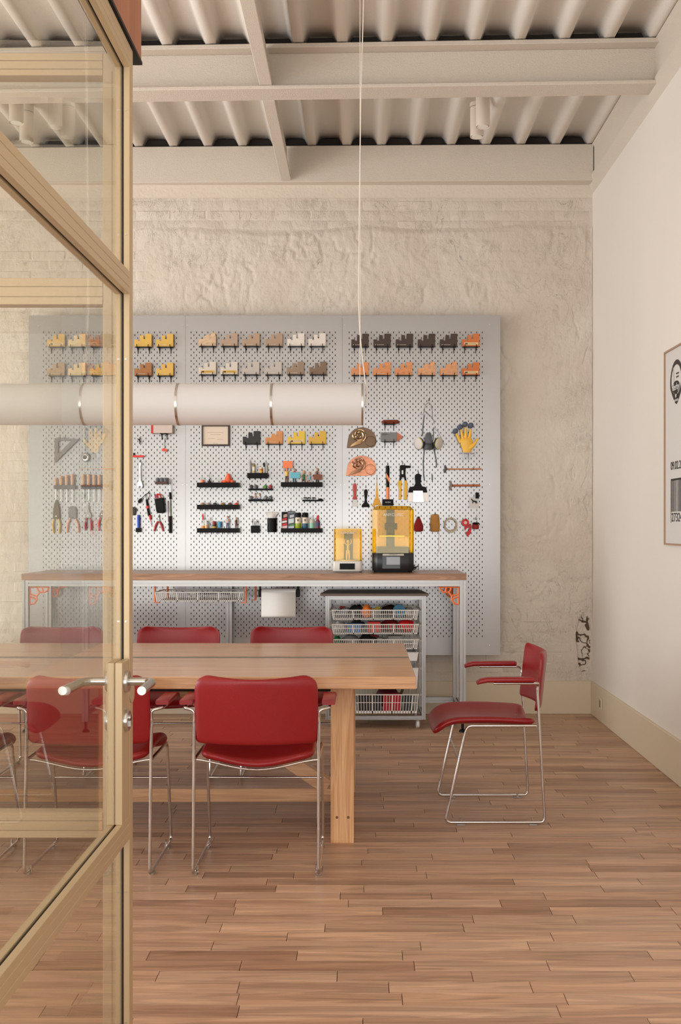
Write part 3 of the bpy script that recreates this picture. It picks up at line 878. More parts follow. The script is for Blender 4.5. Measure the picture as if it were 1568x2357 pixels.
# figurines
SKIN = (222, 170, 140)
def figure(x, zb, hgt_, shirt, trousers, hair, label, grp, sit=False, arms='down', y=Yt, holds=None, s=323., skin=SKIN, fat=1.0):
    X0 = px(x, s); h = hgt_
    o = T('figurine', label, 'figurine', (X0, y, zb), grp)
    sh = col(*shirt); tr_ = col(*trousers); hr = col(*hair); sk = col(*skin)
    hip = zb + (h*.47 if not sit else h*.2); sc = 1 if not sit else 1.35
    tl = h*.32*sc; hd = h*.088*sc
    MB().tube([(X0, y, hip-h*.02), (X0, y, hip+tl*.5), (X0, y, hip+tl*.85), (X0, y, hip+tl)], [h*.075*fat, h*.08*fat, h*.095*fat, h*.04], 10).build('shirt', sh, o)
    for sg in (-1, 1):
        if sit: pth = [(X0+sg*h*.05, y, hip), (X0+sg*h*.09, y-h*.2, hip+h*.02), (X0+sg*h*.1, y-h*.24, zb+.001)]
        else: pth = [(X0+sg*h*.04, y, hip), (X0+sg*h*.06, y-.002, zb+h*.25), (X0+sg*h*.065, y, zb+h*.03)]
        MB().tube(pth, [h*.055, h*.045, h*.035], 8).ell((pth[2][0], pth[2][1]-.003, zb+h*.022), h*.04, h*.06, h*.022, 8, 5).build('leg', tr_, o)
        sx = X0+sg*h*.1*fat; sz = hip+tl*.9
        if arms == 'up': ap = [(sx, y, sz), (sx+sg*h*.09, y-.004, sz+h*.08), (sx+sg*h*.07, y-.006, sz+h*.24)]
        elif arms == 'front': ap = [(sx, y, sz), (sx+sg*h*.03, y-h*.06, sz-h*.14), (sx-sg*h*.02, y-h*.16, sz-h*.12)]
        else: ap = [(sx, y, sz), (sx+sg*h*.05, y, sz-h*.16), (sx+sg*h*.055, y-h*.04, sz-h*.3)]
        MB().tube(ap, [h*.032, h*.028, h*.02], 8).ell(ap[2], h*.026, h*.026, h*.03, 8, 5).build('arm', sk, o)
    hz = hip+tl+hd*1.15
    hdO = MB().ell((X0, y, hz), hd*.85, hd*.9, hd*1.1).tube([(X0, y, hip+tl*.95), (X0, y, hz)], hd*.4, 8).ell((X0, y-hd*.92, hz-hd*.1), hd*.13, hd*.16, hd*.18, 6, 4).build('head', sk, o)
    MB().ell((X0, y+hd*.22, hz+hd*.36), hd*.92, hd*.85, hd*.85).build('hair', hr, hdO)
    MB().ell((X0-hd*.32, y-hd*.84, hz+hd*.1), hd*.1, hd*.06, hd*.1, 6, 4).ell((X0+hd*.32, y-hd*.84, hz+hd*.1), hd*.1, hd*.06, hd*.1, 6, 4).build('eyes', INK, hdO)
    return o
zt_ = Z0(1226)
bottle(466, zt_, .013, .112, [('liquid', col(232, 160, 90), 0, .2, (1, 1, 1)), ('body', CLEARP, .201, .58, (1, 1, .55)), ('cap', col(206, 40, 40), .581, 1, (.45, .4, .15))], 'clear glue bottle with a tall red cap on the lowest left tray', grp='bottles on the trays')
bottle(474.5, zt_, .011, .075, [('liquid', col(240, 190, 130), 0, .4, (1, 1, 1)), ('body', WHITE, .401, 1, (1, .9, .3, .2))], 'white nozzle bottle with peach liquid on the lowest left tray', grp='bottles on the trays', y=Yt-.01)
bottle(482.5, zt_, .011, .088, [('body', CLEARP, 0, .7, (1, 1, .7)), ('nozzle', WHITE, .701, 1, (.4, .2))], 'frosted clear bottle beside the peach bottle on the lowest tray', grp='bottles on the trays')
bottle(492, zt_, .0155, .055, [('jar', col(60, 14, 16), 0, .55, (.9, 1, .9)), ('label', col(200, 170, 70), .12, .34, (1.02, 1.02)), ('lid', col(150, 24, 34), .551, 1, (.75, .8, .7))], 'dark red paint jar with a gold label on the lowest tray', 'jar', name='paint_jar', y=Yt-.004)
o = bottle(504.5, zt_, .014, .053, [('base', CLEARP, 0, .12, (1.6, 1.6)), ('block', col(70, 160, 206), .2, 1, (.9, .9)), ('stem', col(60, 140, 190), .12, .2, (.3, .3))], 'sky blue cylinder stamp on a clear base', 'stamp', name='stamp')
figure(523, zt_, .094, (206, 204, 198), (36, 84, 140), (120, 118, 112), 'standing figurine in a pale shirt and blue jeans', 'standing figurines on the lowest tray', fat=.8)
figure(543, zt_, .084, (24, 22, 24), (88, 50, 46), (90, 84, 80), 'standing figurine in a black T-shirt and brown shorts', 'standing figurines on the lowest tray', fat=.9)
# vial tray
zt_ = Z0(1100)
Yv = PY-.035
def vial(x, h, r, parts, label): bottle(x, zt_, r, h, parts, label, 'vial', 'glass vials in the deep tray', Yv, 'vial')
vial(574, .110, .010, [('body', mat('grey translucent', (176, 174, 172), .3), 0, .78, (1, 1, 1, .7)), ('tip', col(190, 188, 184), .781, 1, (.6, .3, .15))], 'tall grey tube with pointed tip at the left of the vial tray')
vial(583, .075, .010, [('body', col(206, 190, 130), 0, .7, (1, 1, 1)), ('label', col(226, 222, 210), .3, .62, (1.03, 1.03)), ('cap', col(150, 128, 70), .701, 1, (.8, .8, .6))], 'yellow vial with a white label and brown cap')
vial(590.5, .055, .006, [('body', CLEARP, 0, .8, (1, 1, 1)), ('cap', col(190, 200, 160), .801, 1, (.6, .5))], 'thin clear vial right of the yellow vial')
vial(600, .047, .011, [('body', col(232, 178, 70), 0, .8, (1, 1, 1)), ('band', col(200, 90, 40), .52, .7, (1.03, 1.03)), ('cap', WHITE, .801, 1, (.9, .8))], 'squat orange vial in the middle of the vial tray')
vial(607, .080, .006, [('body', col(206, 206, 200), 0, .62, (1.1, 1.1, 1)), ('cap', BLACK, .621, 1, (.9, .9))], 'pale vial with a tall black cap')
vial(612.5, .083, .006, [('body', mat('grey translucent', (176, 174, 172), .3), 0, 1, (1, 1, 1, .6))], 'plain grey rod vial at the right end of the vial tray')
# skulls
def skull(x, yb, c, label, y=PY-.028):
    X0 = px(x, 323); zb = pz(yb, 323)+.0035
    o = T('skull', label, 'skull', (X0, y, zb), 'small skulls on the thin ledges')
    mm = mat('skull %d %d %d' % c, c, .3, metal=.2)
    MB().ell((X0, y, zb+.023), .0135, .015, .0135).tube([(X0, y-.004, zb+.016), (X0, y-.005, zb+.0065), (X0, y-.005, zb+.0005)], [.010, .0085, .0075], 10).build('cranium', mm, o)
    MB().ell((X0-.005, y-.0125, zb+.019), .0036, .003, .0036, 8, 6).ell((X0+.005, y-.0125, zb+.019), .0036, .003, .0036, 8, 6).build('eye_sockets', INK, o)
    MB().box(X0-.006, X0+.006, y-.0138, y-.011, zb+.004, zb+.009).build('teeth', col(206, 200, 196), o)
for x, c, nm in ((577, (84, 82, 82), 'dark grey skull at the left of the upper ledge'), (588, (110, 112, 114), 'grey skull second on the upper ledge'), (610, (96, 160, 62), 'green skull on the upper ledge'), (621.5, (196, 70, 84), 'red skull at the right of the upper ledge')): skull(x, 1128, c, nm)
for x, c, nm in ((576.5, (130, 128, 128), 'grey skull at the left of the lower ledge'), (610.5, (150, 148, 146), 'light grey skull right of the seated figures'), (621.5, (120, 126, 138), 'bluish grey skull at the right end of the lower ledge')): skull(x, 1153.5, c, nm)
figure(586, pz(1153.5, 323)+.004, .062, (196, 186, 178), (30, 96, 196), (90, 84, 78), 'seated figure in a grey shirt and blue trousers, left of the pair', 'seated pair on the lower ledge', sit=True, y=PY-.03)
figure(596, pz(1153.5, 323)+.004, .060, (232, 230, 228), (30, 96, 196), (140, 40, 30), 'seated red-haired figure in a white shirt, right of the pair', 'seated pair on the lower ledge', sit=True, y=PY-.026)
# sign holders tray
zt_ = Z0(1120)
G = 'painted figurines on the long tray'
o = figure(659.5, zt_, .112, (236, 196, 104), (92, 60, 46), (52, 32, 24), 'figurine in a yellow shirt lifting an orange sign overhead', G, arms='up', fat=1.3)
MB().box(px(649.5, 325), px(672.5, 325), Yt-.012, Yt-.008, pz(1076, 325), pz(1060, 325)).build('sign', mat('orange sign', (246, 134, 88), .6), o)
o = figure(677, zt_, .105, (190, 60, 70), (38, 34, 44), (40, 26, 22), 'figurine behind a light blue sign', G, arms='front', fat=1.2)
MB().box(px(667, 326), px(689, 326), Yt-.024, Yt-.020, pz(1099.5, 326), pz(1086, 326)).tube([(px(677, 326), Yt-.02, zt_+.003), (px(677, 326), Yt-.02, pz(1099, 326))], .0032, 8).build('sign', mat('light blue sign', (108, 186, 204), .6), o)
figure(699, zt_, .100, (44, 116, 62), (112, 68, 40), (190, 150, 120), 'bald seated figurine in a green shirt and brown trousers', G, sit=True, fat=1.1, y=Yt-.005)
figure(712.5, zt_, .088, (130, 194, 210), (214, 180, 150), (150, 120, 80), 'small seated figurine in a light blue dress', G, sit=True)
o = figure(730, zt_, .108, (90, 86, 88), (46, 34, 30), (60, 56, 60), 'figurine in a grey coat behind a brown wooden box', G, arms='front', fat=1.1)
MB().box(px(720.5, 326), px(741, 326), Yt-.026, Yt-.012, pz(1103, 326), pz(1091, 326)).build('box', mat('brown box', (124, 70, 44), .5), o)
# insects ledge
zb = pz(1153.5, 323)+.0035
for i, (x, w_) in enumerate(((702, .02), (711, .022), (722, .024))):
    X0 = px(x, 323)
    o = T('insect_miniature', 'black long-legged insect miniature, %s from left on the small ledge' % ordn[i], 'miniature', (X0, PY-.028, zb), 'insect miniatures on the thin ledge')
    MB().ell((X0-.004, PY-.028, zb+.022), .009, .004, .004).ell((X0+.008, PY-.028, zb+.020), .006, .004, .004).build('body', mat('insect body %d' % i, (50-10*i, 34, 34), .4), o)
    for k in range(6):
        sx = -.012+.0048*k
        MB().tube([(X0+sx*.5, PY-.028, zb+.021), (X0+sx, PY-.028-(.008 if k % 2 else -.004), zb+.024), (X0+sx*1.1, PY-.028-(.012 if k % 2 else -.006), zb+.0005)], .0007, 5).build('leg', BLACK, o)
o = T('beetle_miniature', 'black domed car-like miniature at the right end of the small ledge', 'miniature', (px(737, 323), PY-.028, zb))
MB().prism([(px(729, 323), zb+.002), (px(743.5, 323), zb+.002), (px(743, 323), zb+.009), (px(740, 323), zb+.016), (px(735.5, 323), zb+.017), (px(733, 323), zb+.010), (px(729, 323), zb+.007)], 'y', PY-.038, PY-.018).build('body', BLACK, o, bevel=.001)
for xx in (732, 740): MB().lathe([(.004, 0), (.004, .003)], (px(xx, 323), PY-.0395, zb+.004), 'y', 10).build('wheel', DGREY, o)
# cups
x0, x1, z0, z1 = px(577, 323), px(596.5, 323), pz(1226.5, 323), pz(1210, 323)
o = T('brush_cup', 'small square black cup with fine brushes', 'cup', ((x0+x1)/2, PY, z0))
MB().box(x0, x1, PY-.055, PY-.052, z0, z1).box(x0, x0+.003, PY-.052, PY-.001, z0, z1).box(x1-.003, x1, PY-.052, PY-.001, z0, z1).box(x0, x1, PY-.004, PY-.001, z0, z1).box(x0, x1, PY-.052, PY-.004, z0, z0+.003).build('cup', BLACK, o)
for i, (dx, tx, h_, c) in enumerate(((.012, .010, .105, (40, 36, 34)), (.020, .026, .085, (170, 166, 160)), (.034, .040, .098, (60, 56, 54)), (.044, .052, .09, (120, 116, 110)))):
    o = T('fine_brush', '%s fine brush standing in the square black cup' % ['dark slim', 'silver', 'charcoal', 'grey'][i], 'brush', (x0+dx, PY-.03, z0+.004), 'fine brushes in the square cup')
    a = Vector((x0+dx, PY-.03, z0+.0035)); b_ = Vector((x0+tx, PY-.032, z0+h_)); d = b_-a
    MB().tube([a, a+d*.7, a+d*.75], [.0016, .0018, .0022], 6).build('handle', col(*c), o)
    MB().tube([a+d*.751, a+d*.9, b_], [.0022, .0026, .0004], 6).build('bristles', col(90, 80, 70), o)
Xc, z0, z1 = px(624.7, 324), pz(1225, 324), pz(1192.5, 324)
o = T('round_cup', 'tall round black cup holding white wipes', 'cup', (Xc, PY-.036, z0))
MB().lathe([(.033, 0), (.034, z1-z0), (.031, z1-z0), (.030, .004)], (Xc, PY-.036, z0), 'z', 24).build('cup', BLACK, o)
m = MB()
for k in range(9):
    a = -1.15 + k*.29
    m.tube([(Xc+.012*math.sin(a), PY-.036, z1-.02), (Xc+.024*math.sin(a), PY-.036-.006*math.cos(a*3), z1+.02), (Xc+.046*math.sin(a), PY-.04, z1+.045-.006*abs(a))], [.009, .011, .005], 7)
m.thing('white_wipes', WHITE, 'bunch of white feathery wipes standing in the round black cup', 'brush', origin=(Xc, PY-.036, z1-.02))
# cans tray
zt_ = Z0(1226)
def pack(x0p, x1p, ytop, base, blocks, label):
    x0, x1 = px(x0p, 325), px(x1p, 325); z1 = pz(ytop, 325)
    o = T('glue_pack', label, 'packet', ((x0+x1)/2, Yt, zt_), 'blister packs on the cans tray')
    MB().box(x0, x1, Yt-.012, Yt+.0, zt_, z1).build('card', base, o, bevel=.001)
    for (u0, u1, v0, v1, c) in blocks:
        MB().prism([(x0+(x1-x0)*u0, zt_+(z1-zt_)*v0), (x0+(x1-x0)*u1, zt_+(z1-zt_)*(v0+.05)), (x0+(x1-x0)*u1, zt_+(z1-zt_)*(v1+.05)), (x0+(x1-x0)*u0, zt_+(z1-zt_)*v1)], 'y', Yt-.0135, Yt-.0122).build('print', c, o)
pack(647, 660.5, 1178, BLACK, [(.1, .95, .0, .16, col(226, 190, 190)), (.1, .95, .18, .3, col(206, 40, 44)), (.08, .9, .34, .46, col(228, 214, 212)), (.1, .9, .5, .6, col(200, 36, 40)), (.3, .95, .66, .84, col(190, 150, 140))], 'black, red and white glue pack at the left of the cans tray')
o = pack(661, 677, 1176, mat('dark pack', (52, 58, 66), .35), [(.1, .9, .0, .14, col(186, 200, 214)), (.3, .95, .15, .24, col(70, 130, 60)), (.12, .9, .3, .55, col(206, 212, 218)), (.3, .9, .62, .76, col(190, 196, 202)), (.05, .9, .86, .92, col(120, 124, 130))], 'charcoal, silver and green glue pack beside the spray cans')
def can(x, bc, label):
    X0 = px(x, 325)
    o = T('spray_can', label, 'spray can', (X0, Yt-.004, zt_), 'spray cans on the cans tray')
    MB().lathe([(.020, 0), (.0215, .003), (.0215, .04)], (X0, Yt-.004, zt_), 'z', 20).build('lower_band', bc, o)
    MB().lathe([(.0215, .0401), (.0215, .078), (.019, .083)], (X0, Yt-.004, zt_), 'z', 20).build('body', mat('can cream', (224, 212, 190), .35), o)
    MB().lathe([(.0205, .0831), (.0205, .112), (.019, .116)], (X0, Yt-.004, zt_), 'z', 20).build('cap', BLACK, o)
    MB().box(X0-.006, X0+.008, Yt-.0265, Yt-.0255, zt_+.055, zt_+.07).build('print', col(120, 112, 100), o)
can(685, mat('can lime', (150, 168, 40), .35), 'cream spray can with a lime green band and black cap')
can(701.5, mat('can teal', (44, 92, 116), .35), 'cream spray can with a teal band and black cap')
bottle(717.5, zt_, .019, .087, [('lower', mat('mint liquid', (150, 206, 180), .3), 0, .5, (1, 1, 1)), ('upper', mat('cloudy clear', (206, 204, 192), .3), .501, .8, (1, 1, .9)), ('cap', CLEARP, .801, 1, (.8, .8))], 'mint and clear bottle right of the teal spray can', grp='bottles on the trays')
bottle(731, zt_, .016, .096, [('body', mat('maroon bottle', (120, 44, 60), .35), 0, .6, (1, 1, .95)), ('label', col(70, 74, 110), .2, .5, (1.03, 1.03)), ('neck', mat('maroon bottle', (120, 44, 60), .35), .601, .7, (.8, .5)), ('cap', col(222, 52, 40), .701, 1, (.5, .55, .3))], 'maroon bottle with a bright red cap at the right of the tray', grp='bottles on the trays')

# ---- hooks
def peghook(x, y, s=323., ln=.03, up=.012):
    X0 = px(x, s); z = pz(y, s)
    m = MB().tube(fillet([(X0, PY-.001, z+.02), (X0, PY-.004, z), (X0, PY-ln, z), (X0, PY-ln-.003, z+up)], .004, 3), .0018, 6)
    return m
HK = 'black wire hooks on the pegboard'
def hook(x, y, what, **k):
    return peghook(x, y, **k).thing('peg_hook', BLACK, 'black wire hook %s' % what, 'hook', HK)
# right panel tools
# bas reliefs
def relief(x0p, x1p, y0p, y1p, plate, swirl, right, label):
    s = 324.; x0, x1, z1, z0 = px(x0p, s), px(x1p, s), pz(y0p, s), pz(y1p, s); w_, h_ = x1-x0, z1-z0
    o = T('lion_relief', label, 'plaque', ((x0+x1)/2, PY, z0), 'dome-shaped relief plaques')
    dome = [(x0, z0), (x0+w_*.70, z0)] + [(x0+w_*(.84+.16*math.cos(a)), z0+h_*(.32+.30*math.sin(a))) for a in np.linspace(-1.9, .1, 8)]
    dome += [(x0+w_*(.52+.48*math.cos(a)), z0+h_*(.35+.65*math.sin(a))) for a in np.linspace(.12, PI-.12, 16)]
    MB().prism(dome, 'y', PY-.012, PY-.004).build('plate', plate, o, bevel=.001)
    cx, cz = x0+w_*.42, z0+h_*.62; R = h_*.36
    for k in range(11):
        a = k*2.4; r_ = R*(.18+.8*k/10)
        m = MB().tube([(cx+r_*math.cos(a+t)*(1-.1*t), PY-.016-.010*(1-k/11), cz+r_*math.sin(a+t)*(1-.1*t)) for t in np.linspace(0, 1.7, 7)], [.002, .0055, .0065, .0065, .006, .004, .0015], 6)
        m.build('petal', swirl, o)
    for k in range(5):
        m = MB().tube([(x0+w_*(.10+.02*k), PY-.014, z0+h_*(.05+.03*k)), (x0+w_*(.25+.03*k), PY-.020, z0+h_*(.12+.05*k)), (x0+w_*(.48+.02*k), PY-.018, z0+h_*(.22+.05*k))], [.002, .005, .003], 6)
        m.build('strand', swirl, o)
    MB().lathe([(h_*.26, 0), (h_*.24, -.004), (h_*.08, -.005)], (x0+w_*.80, PY-.012, z0+h_*.32), 'y', 20).build('disc', right, o)
    m = MB()
    for t in (.55, .65, .75): m.box(x0+w_*(t+.02), x0+w_*(t+.03), PY-.0135, PY-.0118, z0+h_*.55, z0+h_*.8)
    m.build('ribs', right, o)
BRZ = mat('aged bronze', (104, 84, 66), .35, metal=.7); BRZ2 = mat('polished bronze', (176, 144, 108), .2, metal=1)
COP = mat('polished copper', (200, 138, 108), .4, metal=.75, var=.2, vscale=60); COP2 = mat('brown copper', (150, 112, 86), .2, metal=1)
relief(798, 867, 981, 1029, BRZ, BRZ2, mat('dark bronze disc', (110, 86, 66), .4, metal=.5), 'dark bronze dome relief plaque with a coiled rose form, upper one')
relief(796, 867, 1047, 1094, COP, COP2, COP, 'shiny copper dome relief plaque with a coiled rose form, lower one')
# wooden crystal and pencil block
s = 324.
zc = pz(969, s); o = T('hex_bar', 'dark wooden hexagonal bar with pointed ends on brackets', 'ornament', (px(900, s), PY-.03, pz(974, s)))
ring_ = lambda x, r_: [(x, PY-.03+r_*math.cos(a), zc+r_*math.sin(a)) for a in np.arange(6)*PI/3]
m = MB(); xs_ = [(px(878, s), .002), (px(884, s), .016), (px(916, s), .016), (px(922, s), .002)]
vs_ = sum([ring_(*q_) for q_ in xs_], []); fs_ = [(i*6+j, i*6+(j+1) % 6, (i+1)*6+(j+1) % 6, (i+1)*6+j) for i in range(3) for j in range(6)] + [tuple(range(6)), tuple(range(18, 24))]
m.add(vs_, fs_).build('bar', mat('mahogany', (120, 58, 40), .25, var=.2, vscale=40), o, smooth=0)
bracket(px(882, s), pz(974, s)-.001, .095, 'black bracket pair holding the hexagonal wooden bar', 'brackets under the pencil ornaments', .045)
o = T('pencil_block', 'grey pencil-shaped block with a wooden point on brackets', 'ornament', (px(903, s), PY-.03, pz(1015, s)))
z0, z1 = pz(1014.5, s), pz(993.5, s)
MB().box(px(877, s), px(915, s), PY-.038, PY-.022, z0, z1).build('body', mat('pencil grey', (122, 122, 122), .5), o, bevel=.0008)
MB().prism([(px(915, s)+.0001, z0), (px(927, s), (z0+z1)/2-.006), (px(927, s), (z0+z1)/2+.006), (px(915, s)+.0001, z1)], 'y', PY-.038, PY-.022).build('point', mat('pencil wood', (190, 108, 74), .5), o)
MB().prism([(px(927, s)+.0001, (z0+z1)/2-.0058), (px(930, s), (z0+z1)/2), (px(927, s)+.0001, (z0+z1)/2+.0058)], 'y', PY-.037, PY-.023).build('lead', INK, o)
MB().box(px(880, s), px(892, s), PY-.0387, PY-.0382, z1-.012, z1-.010).box(px(880, s), px(897, s), PY-.0387, PY-.0382, z1-.017, z1-.0155).box(px(880, s), px(889, s), PY-.0387, PY-.0382, z1-.022, z1-.0205).build('print', INK, o)
bracket(px(882, s), pz(1014.6, s), .095, 'black bracket pair holding the pencil block', 'brackets under the pencil ornaments', .045)

# respirator
s = 326.
RG = mat('respirator grey', (86, 88, 92), .5)
o = T('respirator', 'grey half-mask respirator with two round filters hanging by straps', 'mask', (px(989, s), PY-.03, pz(1034, s)))
X0 = px(988, s)
MB().lathe([(.034, 0), (.038, .022), (.033, .045), (.020, .07), (.006, .086), (.001, .088)], (X0, PY-.040, pz(1032, s)), 'z', 16).build('facepiece', mat('dark respirator grey', (64, 66, 68), .5), o)
MB().prism([(X0-.022, pz(1020, s)), (X0+.022, pz(1020, s)), (X0+.026, pz(1006, s)), (X0+.016, pz(994, s)), (X0-.016, pz(994, s)), (X0-.026, pz(1006, s))], 'y', PY-.09, PY-.06).build('valve_cover', RG, o, bevel=.006, seg=2)
for sg, xc_ in ((-1, 966.5), (1, 1012)):
    cx = px(xc_, s); cz = pz(1018, s)
    ang = sg*.55
    def disc(prof, nm, mm):
        m = MB().lathe(prof, (0, 0, 0), 'y', 24)
        R_ = Matrix.Rotation(sg*.9, 3, 'Z') @ Matrix.Rotation(.0, 3, 'X')
        R2 = Matrix.Rotation(sg*.25, 3, 'Y')
        m.v = [tuple(Vector((cx, PY-.045, cz)) + R2 @ (R_ @ Vector(p))) for p in m.v]
        m.build(nm, mm, o)
    disc([(.040, .012), (.042, .004), (.042, -.001)], 'filter_base', DGREY)
    disc([(.0425, -.0011), (.0425, -.005)], 'filter_ring', mat('lime band', (196, 196, 70), .5))
    disc([(.041, -.0051), (.041, -.009), (.036, -.012), (.01, -.013)], 'filter', mat('filter white', (214, 206, 198), .6))
def strap(pts, w_=.0045):
    return MB().tube([(px(a, s), PY-y_, pz(b_, s)) for a, b_, y_ in pts], w_, 6, flat=.3).build('strap', RG, o)
strap([(989, 922, .030), (983, 926, .03), (979, 940, .02), (984, 945, .02), (995, 954, .022), (1003, 966, .02), (1002, 972, .018)])
strap([(989, 922, .030), (995, 927, .03), (998, 940, .022), (998.5, 958, .018)])
strap([(969, 948, .012), (976, 950, .014), (980, 940, .018)], .003)
strap([(979.5, 950, .018), (977, 970, .016), (975, 1000, .03)])
strap([(1001, 980, .014), (1001, 1000, .02), (999, 1012, .04)], .003)
strap([(1002, 980, .014), (1012, 990, .014), (1022, 1010, .02), (1027, 1022, .02)], .003)
strap([(979, 1015, .05), (979, 1040, .02), (977, 1060, .012), (978, 1090, .01), (980, 1105, .01)])
strap([(999, 1015, .05), (1004, 1040, .02), (1008, 1060, .012), (1008, 1073, .012), (1002, 1072, .012)])
hook(989, 921, 'carrying the respirator strap', ln=.035)
# glove on stand
o = T('rubber_glove_hand', 'yellow hand with blue balls on its fingertips on a clear stand', 'glove', (px(1077, 325), PY-.035, pz(1060, 325)))
s = 325.; Yg = PY-.035
def hp_(a, b_, dy=0): return (px(a, s), Yg+dy, pz(b_, s))
m = MB()
m.tube([hp_(1078.5, 1040), hp_(1078, 1032), hp_(1077, 1022), hp_(1076.5, 1012), hp_(1076, 1007)], [.030, .034, .042, .046, .036], 12, flat=.42)
m.v = [(p[0], Yg + (p[1]-Yg)*1.0, p[2]) for p in m.v]
tips = [((1063, 1017), (1056, 1002), (1052.5, 994)), ((1068.5, 1010), (1065.5, 995), (1063.5, 985)), ((1075.5, 1008), (1074.5, 992), (1074, 981)), ((1083, 1010), (1085, 995), (1086, 985))]
for t3 in tips: m.tube([hp_(*t3[0], .002), hp_(*t3[1], 0), hp_(*t3[2], -.002)], [.0125, .0105, .0085], 10)
m.tube([hp_(1084, 1030, .0), hp_(1092, 1024, -.006), hp_(1098, 1016, -.008), hp_(1103.5, 1006.5, -.008)], [.017, .013, .0105, .008], 10)
hand = m.build('hand', mat('yellow rubber', (240, 186, 66), .4), o, smooth=60)
md = hand.modifiers.new('remesh', 'REMESH'); md.mode = 'VOXEL'; md.voxel_size = .0028; md.use_smooth_shade = True
md = hand.modifiers.new('smooth', 'SMOOTH'); md.iterations = 6
for (a, b_) in ((1051, 990), (1062, 980.5), (1073.5, 974), (1087, 976.5)):
    MB().ell(hp_(a, b_, -.004), .0195, .018, .0195, 14, 10).build('fingertip_ball', mat('blue grey foam', (84, 92, 112), .7, bump=.4, bscale=200), o)
z_ = pz(1040.5, s)
MB().box(px(1060, s), px(1096, s), PY-.075, PY-.001, z_-.003, z_).box(px(1068, s), px(1070, s), PY-.06, PY-.001, z_-.045, z_-.003).box(px(1082, s), px(1084, s), PY-.06, PY-.001, z_-.045, z_-.003).build('stand', mat('frosted stand', (206, 202, 206), .3), o)
# scrapers, tower, hammer, riveter, spatula
s = 323.
def P(pts, y0_, y1_, nm, mm, o, bevel=.0008): return MB().prism([(px(a, s), pz(b_, s)) for a, b_ in pts], 'y', y0_, y1_).build(nm, mm, o, bevel=bevel)
o = T('red_scraper', 'scraper with a red handle and pale blade', 'scraper', (px(816.5), PY-.02, pz(1165)))
P([(814, 1112), (819.5, 1112), (821.5, 1120), (820.5, 1140), (823, 1149), (811, 1149), (813.5, 1140), (812, 1120)], PY-.032, PY-.014, 'handle', mat('red handle', (186, 34, 30), .35), o, .003)
P([(812, 1149.2), (822, 1149.2), (824, 1165), (810.5, 1165)], PY-.024, PY-.022, 'blade', mat('pale blade', (214, 212, 208), .3), o, 0)
hook(817, 1109, 'carrying the red scraper')
o = T('black_scraper', 'small black scraper right of the red scraper', 'scraper', (px(842), PY-.02, pz(1167)))
P([(839.5, 1126), (845.5, 1126), (847, 1132), (844.5, 1150), (846, 1157), (850.5, 1161), (851.5, 1167), (832.5, 1167), (833.5, 1161), (838, 1157), (840, 1150), (838, 1132)], PY-.03, PY-.016, 'body', BLACK, o, .002)
hook(842.5, 1122, 'carrying the black scraper')
o = T('tower_model', 'yellow tower-shaped model with splayed feet above the large printer', 'model', (px(868), PY-.02, pz(1165)))
YT = mat('tower yellow', (232, 168, 48), .45)
P([(867.5, 1105), (868.7, 1105), (870, 1125), (871.5, 1145), (874, 1152), (879, 1163), (879, 1165.5), (873, 1165.5), (870.5, 1161), (865.5, 1161), (863, 1165.5), (857, 1165.5), (857, 1163), (862, 1152), (865, 1145), (866.4, 1125)], PY-.026, PY-.014, 'tower', YT, o, .001)
P([(862, 1147), (874.2, 1147), (874.2, 1149), (862, 1149)], PY-.030, PY-.010, 'platform', YT, o, .0005)
hook(868, 1103, 'behind the yellow tower model')
o = T('club_hammer', 'sledge hammer hanging head down with a black and orange handle', 'hammer', (px(893), PY-.03, pz(1164)))
OH = mat('orange handle', (236, 136, 66), .4)
MB().tube([(px(893, s), PY-.03, pz(1071, s)), (px(893, s), PY-.03, pz(1078, s)), (px(893.3, s), PY-.03, pz(1121, s))], [.011, .0135, .0115], 12).build('grip', BLACK, o)
MB().tube([(px(893.3, s), PY-.03, pz(1121.2, s)), (px(893.3, s), PY-.03, pz(1149, s))], .012, 12).build('handle', OH, o)
P([(889.5, 1088), (897.5, 1102), (897.5, 1112), (889.5, 1098)], PY-.0445, PY-.040, 'stripe', OH, o, 0)
MB().box(px(880.5, s), px(906, s), PY-.05, PY-.01, pz(1163.5, s), pz(1149, s)).build('head', BLACK, o, bevel=.003)
text('MATRIX', .011, (px(893.5, s), PY-.0506, pz(1156, s)), (PI/2, 0, 0), PAPER, o)
hook(893, 1069, 'carrying the club hammer', ln=.02)
o = T('riveter', 'rivet gun with a black head and yellow handles', 'riveter', (px(930), PY-.03, pz(1150)))
P([(921, 1071), (925, 1069.5), (934.5, 1070), (935, 1074), (934, 1092), (930, 1098), (926, 1098), (921.5, 1090)], PY-.04, PY-.015, 'head', BLACK, o, .003)
MB().tube([(px(934, s), PY-.028, pz(1073.5, s)), (px(946.5, s), PY-.028, pz(1073.5, s))], [.009, .0075], 10).build('nose', BLACK, o)
MB().box(px(925.2, s), px(929, s), PY-.0425, PY-.0405, pz(1091, s), pz(1082, s)).build('label', PAPER, o)
YH = mat('yellow grip', (228, 176, 48), .4)
P([(921.5, 1090), (926.5, 1093), (923, 1106), (920, 1106)], PY-.035, PY-.02, 'arm', BLACK, o)
P([(929, 1093), (934, 1090), (936.5, 1106), (933, 1106)], PY-.035, PY-.02, 'arm', BLACK, o)
P([(918, 1106), (925, 1104), (925.5, 1118), (924.5, 1149.5), (918.5, 1150), (919, 1125), (916, 1112)], PY-.036, PY-.018, 'grip', YH, o, .003)
P([(932, 1104), (937, 1106), (939.5, 1118), (937.5, 1150), (930.5, 1150), (931, 1118)], PY-.036, PY-.018, 'grip', YH, o, .003)
hook(928, 1067, 'carrying the rivet gun')
